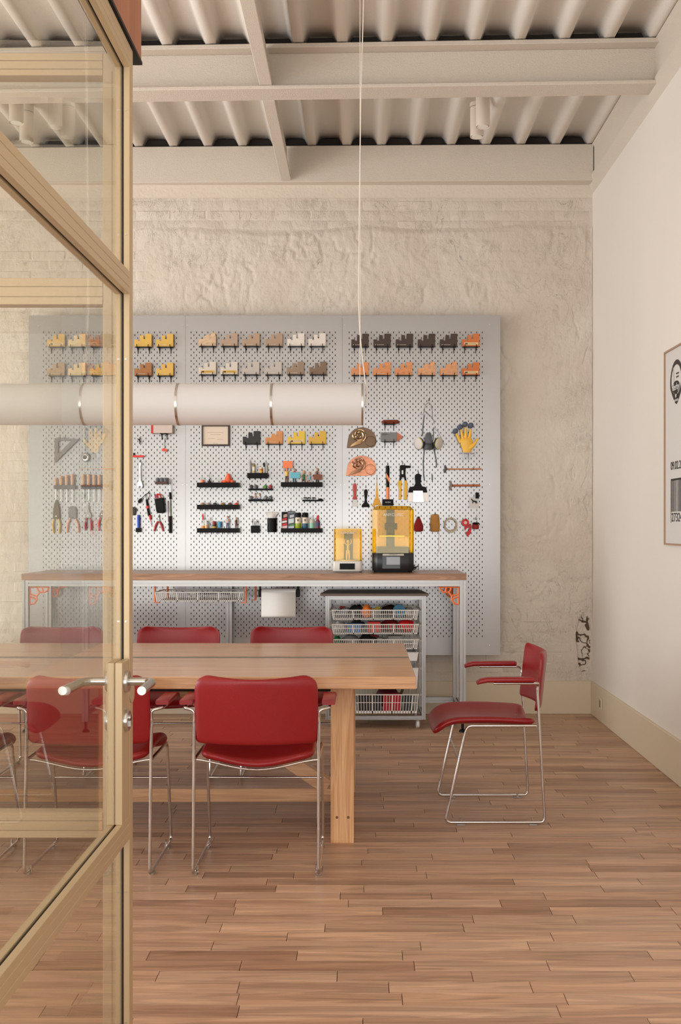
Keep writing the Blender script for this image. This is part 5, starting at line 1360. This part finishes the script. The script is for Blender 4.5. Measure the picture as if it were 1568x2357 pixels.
MB().add(vs_, [(2*i, 2*i+1, 2*i+3, 2*i+2) for i in range(n)]).build('sheet', mat('embossed paper', (234, 232, 228), .9, bump=.12, bscale=160), o, solid=.001)

# ---- drawer trolley
tx0, tx1, ty0, ty1 = -.250, .424, 7.02, 7.40
tro = T('basket_trolley', 'aluminium trolley with a dark top board and white slide-in baskets', 'trolley', ((tx0+tx1)/2, ty0, 0))
MB().prism([(tx0-.035, ty0-.02), (tx1+.02, ty0-.02), (tx1-.02+.0, ty1+.03), (tx0-.0, ty1+.03)], 'z', bz(1371.5), bz(1371.5)+.017).build('top_board', DARKW, tro, bevel=.001)
zt = bz(1371.5)-.0002; zf = bz(1657)
for x in (tx0+.0125, tx1-.0125):
    for y in (ty0+.0125, ty1-.0125):
        extr(MB(), (x, y, zf), (x, y, zt), .025).build('post', ALU, tro, smooth=0)
for (z_) in (zt-.0128, zf+.0125):
    for y in (ty0+.0125, ty1-.0125): extr(MB(), (tx0+.0255, y, z_), (tx1-.0255, y, z_), .025).build('rail', ALU, tro, smooth=0)
    for x in (tx0+.0125, tx1-.0125): extr(MB(), (x, ty0+.0255, z_), (x, ty1-.0255, z_), .025).build('rail', ALU, tro, smooth=0)
for x in (tx0+.05, tx1-.05):
    for y in (ty0+.045, ty1-.045):
        c_ = MB().box(x-.02, x+.02, y-.02, y+.02, zf-.006, zf-.0002).box(x-.016, x-.013, y-.018, y+.018, zf-.05, zf-.006).box(x+.013, x+.016, y-.018, y+.018, zf-.05, zf-.006).build('caster', mat('caster housing', (150, 146, 142), .5), tro)
        MB().lathe([(.024, -.011), (.031, -.009), (.031, .009), (.024, .011)], (x, y, .031), 'x', 20).build('wheel', WHITE, c_)
        MB().lathe([(.01, -.0125), (.01, .0125)], (x, y, .031), 'x', 12).build('hub', DGREY, c_)
bk = [  # y_top, y_bottom, label, columns, rows
    (1404, 1427, 'top white slotted basket of the trolley, full of mixed tools', 46, 2),
    (1437, 1460, 'second white slotted basket of the trolley, holding red and blue packs', 46, 2),
    (1472, 1495, 'third white slotted basket of the trolley, holding dark bags', 46, 2)]
bx0, bx1 = bx(764), bx(964)
for (a, b_, lab, cc, rr) in bk:
    basket(bx0, bx1, 7.035, 7.37, bz(b_), bz(a), lab, 'white slotted baskets', cc, rr)
for a in (1404, 1437, 1472, 1501, 1538, 1598):
    for xx, sg in ((tx0+.0255, 1), (tx1-.0255, -1)):
        MB().box(min(xx, xx+sg*.010), max(xx, xx+sg*.010), ty0+.03, ty1-.03, bz(a)-.013, bz(a)-.0066).build('runner', WHITE, tro)
def tub(a, b_, lab):
    z1, z0 = bz(a), bz(b_); t = .012
    m = MB()
    x0, x1, y0, y1 = bx0, bx1, 7.035, 7.37
    m.box(x0+t, x1-t, y0+.006, y1-.006, z0, z0+.003)
    for yy_ in (y0, y1-.003): m.prism([(x0+t, z0), (x1-t, z0), (x1, z1), (x0, z1)], 'y', yy_, yy_+.003)
    m.prism([(y0+.003, z0), (y1-.003, z0), (y1-.003, z1), (y0+.003, z1)], 'x', x0+t-.002, x0+t+.001).prism([(y0+.003, z0), (y1-.003, z0), (y1-.003, z1), (y0+.003, z1)], 'x', x1-t-.001, x1-t+.002)
    m.box(x0-.002, x1+.002, y0-.004, y0+.002, z1-.005, z1)
    m.thing('plastic_tub', mat('milky tub', (224, 222, 218), .35), lab, 'tub', 'plain white tubs in the trolley')
tub(1502, 1522, 'plain shallow white tub below the three slotted baskets')
tub(1538, 1586, 'plain deep white tub above the bottom basket')
basket(bx0, bx1, 7.035, 7.37, bz(1643), bz(1599), 'large bottom white basket of the trolley with tall slots', 'white slotted baskets', 30, 2)
# contents
def lump(kind, x, yb, w_, h_, c, label, grp, y=7.12, ang=0, name='hand_tool', cat='tool'):
    X0 = bx(x); z0 = bz(yb)+.004; mm = mat('lump %d %d %d' % c, c, .5)
    if kind == 'bag':
        m = MB().ell((X0, y, z0+h_/2), w_/2, .06, h_/2, 12, 8)
        rs = random.Random(int(x*10)); m.v = [(p[0]+rs.uniform(-.006, .006), p[1]+rs.uniform(-.008, .008), max(z0, p[2]+rs.uniform(-.011, .008))) for p in m.v]
        m.thing(name, mm, label, cat, grp, origin=(X0, y, z0), smooth=50)
    elif kind == 'box':
        MB().obox((X0, y, z0+h_/2), w_, .07, h_, ang, 'y').thing(name, mm, label, cat, grp, bevel=.002)
    elif kind == 'roll':
        MB().lathe([(h_*.45, -.012), (h_, -.012), (h_, .012), (h_*.45, .012)], (X0, y, z0+h_), 'y', 20).thing(name, mm, label, cat, grp)
    else:
        d = w_/2; ca, sa = math.cos(ang), math.sin(ang)
        zc_ = z0+h_
        o = T(name, label, cat, (X0, y, z0), grp)
        MB().tube([(X0-d*ca, y-.02, zc_-d*sa), (X0-d*ca*.2, y, zc_-d*sa*.2), (X0, y, zc_)], [.007, .010, .008], 8).build('handle', mm, o)
        MB().tube([(X0+.001, y, zc_+.0005), (X0+d*ca, y+.01, zc_+d*sa)], [.004, .005], 8).build('shaft', FER, o)
G1 = 'contents of the top trolley basket'
lump('tool', 786, 1424, .09, .05, (40, 34, 32), 'black-handled tool at the left of the top basket', G1, ang=.3)
lump('tool', 795, 1424, .08, .055, (150, 40, 50), 'maroon-handled tool lying in the top basket', G1, y=7.18, ang=-.2)
lump('bag', 822, 1426, .13, .082, (34, 32, 32), 'crumpled black pouch in the top basket', G1, y=7.2, name='pouch', cat='pouch')
lump('bag', 845, 1426, .075, .088, (240, 126, 48), 'rounded orange pouch peeking from the top basket', G1, y=7.13, name='pouch', cat='pouch')
lump('tool', 876, 1424, .11, .062, (196, 160, 40), 'yellow-handled tool lying in the top basket', G1, y=7.15, ang=.35)
lump('bag', 899, 1426, .12, .078, (52, 36, 32), 'dark brown pouch in the top basket', G1, y=7.24, name='pouch', cat='pouch')
lump('roll', 921, 1426, .06, .044, (44, 110, 140), 'blue-green tape roll standing in the top basket', G1, y=7.16, name='tape_roll', cat='tape')
lump('bag', 943, 1426, .08, .066, (196, 190, 186), 'translucent grey bag at the right of the top basket', G1, y=7.2, name='pouch', cat='pouch')
G2 = 'contents of the second trolley basket'
lump('bag', 783, 1459, .10, .070, (200, 194, 190), 'clear plastic bag at the left of the second basket', G2, name='pouch', cat='pouch')
lump('box', 815, 1459, .10, .058, (84, 130, 182), 'blue pack in the second basket', G2, y=7.10, name='parts_box', cat='box')
lump('bag', 822, 1459, .11, .074, (50, 50, 54), 'dark tangled cable bundle in the second basket', G2, y=7.22, name='cable_bundle', cat='cables')
lump('box', 862, 1459, .085, .070, (206, 48, 42), 'bright red pack in the middle of the second basket', G2, y=7.12, name='parts_box', cat='box')
lump('bag', 900, 1459, .13, .080, (150, 24, 30), 'crimson pouch in the second basket', G2, y=7.18, name='pouch', cat='pouch')
lump('bag', 938, 1459, .12, .082, (206, 28, 34), 'shiny red bag at the right of the second basket', G2, y=7.13, name='pouch', cat='pouch')
G3 = 'contents of the third trolley basket'
lump('bag', 776, 1494, .05, .078, (30, 110, 66), 'green pack at the left of the third basket', G3, y=7.1, name='pouch', cat='pouch')
lump('bag', 805, 1494, .14, .078, (150, 150, 148), 'grey plastic bag in the third basket', G3, y=7.17, name='pouch', cat='pouch')
lump('bag', 848, 1494, .13, .080, (46, 46, 44), 'black mesh bag in the third basket', G3, y=7.2, name='pouch', cat='pouch')
lump('tool', 872, 1494, .11, .066, (110, 36, 40), 'dark red handled tool in the third basket', G3, y=7.13, ang=-.25)
lump('box', 912, 1494, .10, .068, (176, 172, 164), 'pale grey box in the third basket', G3, y=7.2, name='parts_box', cat='box')
G4 = 'contents of the bottom trolley basket'
lump('box', 852, 1642, .16, .10, (44, 38, 38), 'dark case in the bottom basket', G4, y=7.12, name='tool_case', cat='case')
lump('box', 903, 1642, .12, .115, (186, 34, 44), 'red case in the bottom basket', G4, y=7.12, name='tool_case', cat='case')
lump('bag', 895, 1642, .17, .15, (90, 28, 30), 'maroon cloth bag heaped in the bottom basket', G4, y=7.22, name='pouch', cat='pouch')
lump('box', 941, 1642, .07, .10, (60, 60, 62), 'charcoal case at the right of the bottom basket', G4, y=7.12, name='tool_case', cat='case')
lump('tool', 930, 1640, .12, .14, (90, 80, 50), 'olive-handled tool leaning in the bottom basket', G4, y=7.16, ang=1.2)

# ---- resin printers on the bench
def chamf(x0, x1, y0, y1, c): return [(x0+c, y0), (x1-c, y0), (x1, y0+c), (x1, y1-c*.3), (x1-c*.3, y1), (x0+c*.3, y1), (x0, y1-c*.3), (x0, y0+c)]
s = 340.; zb = 1.0525
x0, x1 = (857.5-835)/s, (953.5-835)/s; y0_, y1_ = 7.07, 7.32; zt = H-(1165-1212)/s; zm = H-(1273.5-1212)/s
o = T('resin_printer', 'large resin 3D printer with an amber lid and black base', '3D printer', ((x0+x1)/2, (y0_+y1_)/2, zb))
MB().prism(chamf(x0, x1, y0_, y1_, .034), 'z', zb+.012, zm).build('base', mat('printer black', (28, 30, 33), .35), o, bevel=.002)
MB().prism(chamf(x0+.012, x1-.012, y0_+.012, y1_-.01, .03), 'z', zb, zb+.0119).build('foot', BLACK, o)
# lid: chamfered walls with bevelled shoulders
lo = chamf(x0+.001, x1-.001, y0_+.001, y1_-.001, .034); hi = chamf(x0+.026, x1-.026, y0_+.02, y1_-.02, .03)
n = 8
vs_ = [(p[0], p[1], zm+.0005) for p in lo] + [(p[0], p[1], zt-.024) for p in lo] + [(p[0], p[1], zt) for p in hi]
fs_ = [(i, (i+1) % n, (i+1) % n+n, i+n) for i in range(n)] + [(i+n, (i+1) % n+n, (i+1) % n+2*n, i+2*n) for i in range(n)] + [tuple(range(2*n, 3*n))]
lid = MB().add(vs_, fs_).build('lid', AMBER, o, smooth=0, solid=.003)
text('ANYCUBIC', .028, ((x0+x1)/2, y0_-.0012, H-(1185-1212)/s), (PI/2, 0, 0), mat('frosted white print', (232, 226, 214), .5), lid)
xc_ = (901-835)/s
PD = mat('printer dark metal', (44, 44, 46), .4, metal=.5)
MB().box(xc_-.028, xc_+.028, y1_-.07, y1_-.03, zm+.0005, zt-.02).build('z_column', PD, o, bevel=.002)
MB().box(xc_-.040, xc_+.045, y1_-.13, y1_-.0705, zm+.16, zm+.205).build('carriage', PD, o, bevel=.003)
MB().box(xc_-.02, xc_+.02, y1_-.19, y1_-.1305, zm+.13, zm+.19).build('arm', PD, o, bevel=.003)
MB().box(xc_-.08, xc_+.09, y0_+.03, y1_-.09, zm+.112, zm+.12).build('build_plate', STEEL, o)
MB().box(x0+.03, x1-.03, y0_+.03, y1_-.08, zm+.0005, zm+.04).build('resin_vat', PD, o, bevel=.002)
MB().box(xc_-.06, xc_+.06, y0_-.002, y0_+.0, zb+.028, zb+.112).build('panel', mat('panel charcoal', (22, 22, 24), .25), o)
MB().box((890-835)/s, (921-835)/s, y0_-.0035, y0_-.0021, H-(1300-1212)/s, H-(1282-1212)/s).build('screen', mat('grey screen', (138, 140, 144), .2), o, bevel=.0005)
MB().box((881-835)/s, (930-835)/s, y0_-.003, y0_-.0001, H-(1279-1212)/s, H-(1275-1212)/s).build('nameplate', mat('nameplate cream', (200, 192, 178), .5), o)
text('PHOTON M3', .009, ((905.5-835)/s, y0_-.0034, H-(1277-1212)/s), (PI/2, 0, 0), INK, o)
m = MB()
rs = random.Random(3)
for k in range(3):
    pts = [((948+k*2-835)/s, 7.30, zb+.02)] + [((955+rs.uniform(-4, 16)-835)/s, 7.30+rs.uniform(-.03, .05), zb+rs.uniform(.004, .05)) for _ in range(5)]
    m.tube(fillet(pts, .03, 4), .002, 6)
m.thing('power_cables', BLACK, 'tangle of thin black cables beside the large printer', 'cable')
s = 340.
x0, x1 = (769-835)/s, (832.5-835)/s; y0_, y1_ = 7.08, 7.25; zt = H-(1217.5-1212)/s; zm = H-(1292-1212)/s
o = T('wash_cure_machine', 'small curing machine with an amber cover and white base', '3D printer', ((x0+x1)/2, (y0_+y1_)/2, zb))
MB().prism(chamf((765.5-835)/s, (834-835)/s, y0_-.01, y1_+.01, .016), 'z', zb+.01, zm).build('base', WHITE, o, bevel=.003)
MB().prism(chamf((767-835)/s, (832.5-835)/s, y0_-.006, y1_+.006, .016), 'z', zb, zb+.0099).build('foot', mat('grey foot', (110, 106, 104), .5), o)
lo = chamf(x0, x1, y0_, y1_, .012)
vs_ = [(p[0], p[1], zm+.0005) for p in lo] + [(p[0], p[1], zt) for p in lo]
lid = MB().add(vs_, [(i, (i+1) % n, (i+1) % n+n, i+n) for i in range(n)] + [tuple(range(n, 2*n))]).build('cover', AMBER, o, smooth=0, solid=.003)
text('ANYCUBIC', .020, ((x0+x1)/2, y0_-.0012, H-(1227-1212)/s), (PI/2, 0, 0), mat('frosted white print', (232, 226, 214), .5), lid)
MB().box((782-835)/s, (817-835)/s, y0_-.0125, y0_-.0101, H-(1311-1212)/s, H-(1297-1212)/s).build('display', BLACK, o)
MB().box((791-835)/s, (812-835)/s, y1_-.05, y1_-.02, zm+.0005, zt-.03).build('back_column', PD, o)
MB().lathe([(.055, 0), (.055, .006)], ((x0+x1)/2, (y0_+y1_)/2, zm+.0006), 'z', 24).build('turntable', mat('turntable white', (220, 216, 206), .4), o)
figure((x0+x1)/2*s+835, zm+.0068, .14, (206, 214, 110), (226, 214, 190), (90, 70, 40), 'small printed figure with raised arms inside the amber curing machine', None, arms='up', y=(y0_+y1_)/2-.02, s=s, skin=(226, 200, 150), fat=.8)

# ================================================================== TUBE LAMP
LY, LZ, LR = 4.41, 1.8815, .0875
lamp = T('tube_lamp', 'long white horizontal tube pendant lamp with metal rings', 'pendant lamp', (-1.2, LY, LZ))
segs = [(-.002, -.376), (-.386, -.772), (-.782, -1.168), (-1.178, -1.564), (-1.574, -1.96), (-1.97, -2.356)]
for a, b_ in segs:
    MB().lathe([(LR, a), (LR, b_)], (0, LY, LZ), 'x', 56).build('shade', LAMPW, lamp)
for x in (-.001, -.381, -.777, -1.173, -1.569, -1.965, -2.361):
    w_ = .005 if x < -.01 else .004
    MB().lathe([(LR-.01, -w_), (LR+.0015, -w_), (LR+.0015, w_), (LR-.01, w_)], (x, LY, LZ), 'x', 56).build('ring', STEEL, lamp)
for x in (-.012, -2.34):
    MB().tube([(x, LY, LZ+LR), (x+.002, LY, LZ+LR+.3), (x, LY, 4.125)], .0016, 6).build('suspension_wire', CABLE, lamp)
pts = [(.005, LY, LZ-.004), (.012, LY, LZ), (.018, LY, LZ+.035), (.013, LY, LZ+.085), (.002, LY, LZ+.17), (-.010, LY, LZ+.28), (-.017, LY, LZ+.42), (-.014, LY, LZ+.8), (-.008, LY, LZ+1.3), (.004, LY+.006, LZ+1.7), (.002, LY, 4.125)]
MB().tube(fillet(pts, .06, 4), .0024, 8).build('power_cable', CABLE, lamp)
MB().lathe([(.03, 0), (.03, .012)], (-.004, LY, 4.112), 'z', 16).build('ceiling_cup', PLASTER, lamp)

# ceiling spots
def spot(x, y, zb_, label):
    o = T('ceiling_spot', label, 'spotlight', (x, y, zb_), 'white cylinder spotlights on the ceiling')
    SP = mat('white spot', (216, 202, 186), .4)
    MB().lathe([(.036, .006), (.044, 0), (.044, .19), (.040, .192)], (x, y, zb_), 'z', 28).build('cylinder', SP, o)
    MB().lathe([(.034, 0), (.034, .004)], (x, y, zb_+.0005), 'z', 24).build('lens', mat('spot lens', (236, 230, 220), .2), o)
    MB().lathe([(.046, .1925), (.046, 4.124-zb_)], (x, y, zb_), 'z', 28).build('mount', SP, o)
    MB().lathe([(.0445, 0), (.0445, .002)], (x, y, zb_+.1902), 'z', 28).build('seam', INK, o)
spot(.755, 6.55, 3.875, 'white cylinder spotlight under the deck, nearer of the right pair')
spot(.745, 6.80, 3.905, 'white cylinder spotlight behind the nearer one, right pair')
spot(-2.16, 6.50, 3.88, 'white cylinder spotlight seen through the top glass, nearer of the left pair')
spot(-2.20, 6.82, 3.88, 'white cylinder spotlight seen through the top glass, further of the left pair')

# ================================================================== POSTER on the right wall
o = T('poster', 'thin wood-framed white poster with a badge and barcode on the right wall', 'poster', (XR, 5.4, 1.264))
pz0, pz1, py0, py1 = 1.264, 2.326, 4.98, 5.755
xf = XR-.018
FW = mat('pinkish wood frame', (172, 138, 114), .5)
MB().box(xf, XR-.0005, py0, py1, pz0, pz0+.010).box(xf, XR-.0005, py0, py1, pz1-.010, pz1).box(xf, XR-.0005, py0, py0+.010, pz0+.01, pz1-.01).box(xf, XR-.0005, py1-.010, py1, pz0+.01, pz1-.01).build('frame', FW, o)
sh = MB().box(XR-.010, XR-.002, py0+.01, py1-.01, pz0+.01, pz1-.01).build('print_sheet', mat('poster paper', (214, 210, 204), .5), o)
XI = XR-.0105
def wallpoly(pts, nm, mm, k=0): return MB().prism(pts, 'x', XI-.0006-.0006*k, XI-.0001-.0006*k).build(nm, mm, sh, smooth=0)
yc, zc = 5.545, 2.135
bd = []
for a in np.linspace(0, 2*PI, 33)[:-1]:
    rx = .112 if math.sin(a) > -.2 else .112 - .055*((-math.sin(a)-.2)/.8)
    bd.append((yc+rx*math.cos(a), zc+.118*math.sin(a)))
wallpoly(bd, 'badge', mat('badge black', (46, 40, 36), .5))
wallpoly([(yc+.085*math.cos(a), zc+.012+.080*math.sin(a)) for a in np.linspace(0, 2*PI, 29)[:-1]], 'badge_face', mat('poster paper', (214, 210, 204), .5), 1)
wallpoly([(yc+.012+.012*math.cos(a) if 0 else yc+.050+q_[0], zc+q_[1]) for q_ in ((-.014, -.03), (.014, -.03), (.014, .03), (.008, .05), (.005, .085), (-.003, .085), (-.008, .05), (-.014, .03))], 'bottle_outline', INK, 2)
wallpoly([(yc+.050+q_[0], zc+q_[1]) for q_ in ((-.011, -.027), (.011, -.027), (.011, .029), (.006, .048), (.003, .082), (-.001, .082), (-.006, .048), (-.011, .029))], 'bottle_face', mat('poster paper', (214, 210, 204), .5), 3)
wallpoly([(yc+.062*math.cos(a), zc-.028+.034*math.sin(a)) for a in np.linspace(0, 2*PI, 25)[:-1]], 'name_oval', INK, 4)
wallpoly([(yc+.035, zc-.055), (yc+.012, zc-.062), (yc-.012, zc-.060), (yc-.02, zc-.055), (yc-.018, zc-.078), (yc-.002, zc-.092), (yc+.014, zc-.086), (yc+.022, zc-.068)], 'tongue', INK, 4)
wallpoly([(yc+.012, zc-.066), (yc-.010, zc-.064), (yc-.010, zc-.078), (yc, zc-.086), (yc+.010, zc-.08)], 'tongue_face', mat('poster paper', (214, 210, 204), .5), 5)
RT = (PI/2, 0, -PI/2)
def ptext(b, sz, y, z, mm, k=6, align='CENTER', sx=1.0): return text(b, sz, (XI-.0006*k-.0004, y, z), RT, mm, sh, align=align, sx=sx)
ptext('derby', .052, yc, zc-.027, PAPER, 6)
ptext('PREMIUM', .012, yc-.025, zc+.042, INK, 3); ptext('QUALITY', .012, yc-.025, zc+.024, INK, 3)
ptext('BLUFOOD', .016, yc, zc-.098, PAPER, 2)
ptext('09.02.2', .062, 5.648, 1.690, INK, 1, 'LEFT', 1.0)
ptext('27324', .066, 5.632, 1.412, INK, 1, 'LEFT', 1.15)
m = MB(); yb_ = 5.645; rs = random.Random(5)
m.box(XI-.0008, XI-.0001, 5.640, 5.645, 1.385, 1.612)
m.box(XI-.0008, XI-.0001, 5.08, 5.645, 1.612, 1.622)
while yb_ > 5.10:
    w_ = rs.choice((.004, .008, .012)); m.box(XI-.0008, XI-.0001, yb_-w_, yb_, 1.445, 1.612); yb_ -= w_+rs.choice((.006, .010, .014))
m.build('barcode', INK, sh, smooth=0)

# ================================================================== TABLE
TY0, TY1, TX1, TX0 = 4.325, 5.585, .222, -3.35
table = T('work_table', 'heavy long pine table with a cable channel down its top', 'table', ((TX0+TX1)/2, (TY0+TY1)/2, 0))
MB().box(TX0, TX1, TY0, 4.950, .690, .741).build('tabletop_board', PINE, table, bevel=.003)
MB().box(TX0, TX1, 5.012, TY1, .690, .741).build('tabletop_board', PINE, table, bevel=.003)
MB().box(TX0, TX1-.001, 4.9505, 5.0115, .705, .7402).build('cable_channel', mat('grey channel', (118, 112, 106), .4), table, bevel=.001)
for x0 in (-.138, -3.0):
    for y in (4.492, 5.35):
        lg = MB().box(x0, x0+.1, y, y+.1, 0, .6895).build('leg', PINEZ, table, bevel=.002)
        if y < 5:
            for dx in (.027, .076): MB().lathe([(.006, 0), (.006, -.0012)], (x0+dx, y, .112), 'y', 12).build('dowel', mat('dark dowel', (120, 76, 50), .5), lg)
    MB().box(x0+.005, x0+.095, 4.5925, 5.3495, .065, .125).build('foot_beam', PINEY, table, bevel=.002)
    MB().box(x0+.005, x0+.095, 4.5925, 5.3495, .60, .6895).build('top_beam', PINEY, table, bevel=.002)
MB().box(-2.8995, -.1385, 4.925, 4.99, .064, .126).build('stretcher', PINE, table, bevel=.002)
for sg, x0 in ((1, -.145), (-1, -2.895)):
    a = Vector((x0-sg*.02, 4.957, .13)); b_ = Vector((x0-sg*.80, 4.957, .66)); d = b_-a
    m = MB().obox(tuple((a+b_)/2), d.length, .06, .07, -math.atan2(d.z, d.x), 'y').build('brace', PINE, table, bevel=.002)
MB().box(-2.7, -.145, 4.74, 5.20, .615, .6895).build('cable_tray', mat('black tray', (30, 26, 24), .6), table, bevel=.002)

# ================================================================== CHAIRS
def shell(fn, nu, nv, th, name, mm, parent, pinch=.35):
    """closed upholstered shell: fn(u,v) -> (centre point, normal); u,v in [-1,1]"""
    top = []; bot = []
    for j in range(nv+1):
        for i in range(nu+1):
            u = -math.cos(PI*i/nu)*.5 - .5*(1-2*i/nu); v = -math.cos(PI*j/nv)*.5 - .5*(1-2*j/nv)
            p, nrm = fn(u, v)
            e = min(1, min(1-abs(u), 1-abs(v))*9)
            t = th/2*(pinch+(1-pinch)*math.sqrt(max(0, 1-(1-e)**2)))
            top.append(p+nrm*t); bot.append(p-nrm*t)
    N = len(top); W = nu+1
    fs = [(j*W+i, j*W+i+1, (j+1)*W+i+1, (j+1)*W+i) for j in range(nv) for i in range(nu)]
    fs += [(N+j*W+i, N+(j+1)*W+i, N+(j+1)*W+i+1, N+j*W+i+1) for j in range(nv) for i in range(nu)]
    ring = [i for i in range(W)] + [j*W+nu for j in range(1, nv+1)] + [nv*W+i for i in range(nu-1, -1, -1)] + [j*W for j in range(nv-1, 0, -1)]
    L = len(ring)
    fs += [(ring[i], N+ring[i], N+ring[(i+1) % L], ring[(i+1) % L]) for i in range(L)]
    m = MB(); m.add([tuple(p) for p in top+bot], fs)
    return m.build(name, mm, parent, smooth=80, sub=1)

def make_chair():
    o = T('stacking_armchair', '', 'chair', (0, 0, 0), 'red upholstered stacking armchairs')
    hw = .2435
    def seat(u, v):
        # v -1 rear .. 1 front
        y = .035 + (v+1)/2*.485; t = (v+1)/2
        W = .226
        r = .05; dy = min(y-.035, .52-y)
        if dy < r: W -= (r-math.sqrt(max(0, r*r-(r-dy)**2)))*.8
        x = u*W
        dip = .036*math.cos(u*PI/2)**1.3*(1-t)**.8 + .012*math.cos(u*PI/2)*min(1, t*2)
        z = .467 - dip + .012*math.sin(PI*t)
        droop = max(0, (y-.41))/.11
        z -= .055*droop**1.7
        y2 = y - .012*droop**2
        return Vector((x, y2, z)), Vector((0, .5*droop, 1)).normalized()
    shell(seat, 14, 14, .034, 'seat', RED, o, .5)
    def back(u, v):
        t = (v+1)/2; z = .517 + t*.272
        W = .2415
        r = .05; dz = .789-z
        if dz < r: W -= (r-math.sqrt(max(0, r*r-(r-dz)**2)))
        dz2 = z-.517; r2 = .015
        if dz2 < r2: W -= (r2-math.sqrt(max(0, r2*r2-(r2-dz2)**2)))
        x = u*W
        y = .030 - t*.030 - .050*math.cos(u*PI/2)**.9 - .0*t
        z += -.012*t*math.cos(u*PI/2)
        nrm = Vector((-u*.25, 1, .1)).normalized()
        return Vector((x, y+.012, z)), nrm
    shell(back, 14, 12, .020, 'backrest', RED, o, .75)
    R = .0064
    for sg in (-1, 1):
        x = sg*hw
        loop = fillet([(x, .039, .455), (x, .357, .455), (x, .456, .0145), (x, 0, .0145), (x, .034, .61), (x, .030, .647), (x+sg*.042, .040, .655), (x+sg*.042, .24, .655)], .026, 5)
        # main tube: seat rail, front leg, sled, rear leg, arm support
        MB().tube(loop, R, 10).build('side_frame', CHROME, o, smooth=60)
        pad = [(x+sg*.037, .056, .6725), (x+sg*.037, .062, .6725), (x+sg*.037, .18, .6725), (x+sg*.037, .27, .671), (x+sg*.037, .30, .665), (x+sg*.037, .316, .657)]
        m = MB(); sec = []
        for (px_, py_, pz_), hw_, hh_ in zip(pad, (.0255, .0265, .0265, .0265, .0265, .025), (.0085, .0100, .0100, .0100, .0095, .006)):
            sec += [(px_+hw_*a_, py_, pz_+hh_*b_) for a_, b_ in ((-1, -.45), (-.9, -1), (.9, -1), (1, -.45), (1, .5), (.88, 1), (-.88, 1), (-1, .5))]
        k_ = len(pad)
        m.add(sec, [tuple(range(8)), tuple(range(8*k_-1, 8*k_-9, -1))] + [(i*8+j, i*8+(j+1) % 8, (i+1)*8+(j+1) % 8, (i+1)*8+j) for i in range(k_-1) for j in range(8)])
        m.build('arm_pad', RED, o, smooth=70)
        MB().tube([(x+sg*.040, .12, .6555), (x+sg*.040, .12, .664)], .004, 8).build('pad_screw', CHROME, o)
        for yy_ in (.055, .385):
            g_ = MB().tube([(x-sg*.010, yy_, .006), (x-sg*.010, yy_, .036)], .004, 8).box(min(x-sg*.014, x), max(x-sg*.014, x), yy_-.006, yy_+.006, .006, .012).build('stacking_pin', CHROME, o)
            MB().box(x-.008, x+.008, yy_-.018, yy_+.018, 0.0005, .0085).build('glide', mat('clear glide', (150, 146, 142), .3), g_, bevel=.001)
    MB().tube([(-hw, .041, .452)] + [(hw*t, .041, .452-.040*math.cos(t*PI/2)**1.6 if abs(t) < 1 else .452) for t in np.linspace(-.9, .9, 15)] + [(hw, .041, .452)], .0045, 8).build('rear_rail', CHROME, o, smooth=60)
    MB().tube([(-hw, .3925, .298), (hw, .3925, .298)], .0045, 8).build('front_stretcher', CHROME, o, smooth=60)
    return o
proto = make_chair()
spots_ = [
    (-.415, 4.045, 0, 'red armchair at the near side of the table, nearest the table leg'),
    (-1.070, 4.045, 0, 'red armchair at the near side of the table, behind the door handles'),
    (-1.725, 4.045, 0, 'red armchair at the near side, cut off by the left picture edge'),
    (-.410, 6.045, PI, 'red armchair beyond the table, in front of the basket trolley'),
    (-1.065, 6.045, PI, 'red armchair beyond the table, below the hanging basket'),
    (-1.740, 6.045, PI, 'red armchair beyond the table, seen through the glass'),
    (.833, 5.005, PI/2, 'red armchair alone on the open floor, facing the table end'),
]
for i, (x, y, a, lab) in enumerate(spots_):
    c = proto if i == 0 else copy_tree(proto)
    c.location = (x, y, 0); c.rotation_euler = (0, 0, a); c['label'] = lab
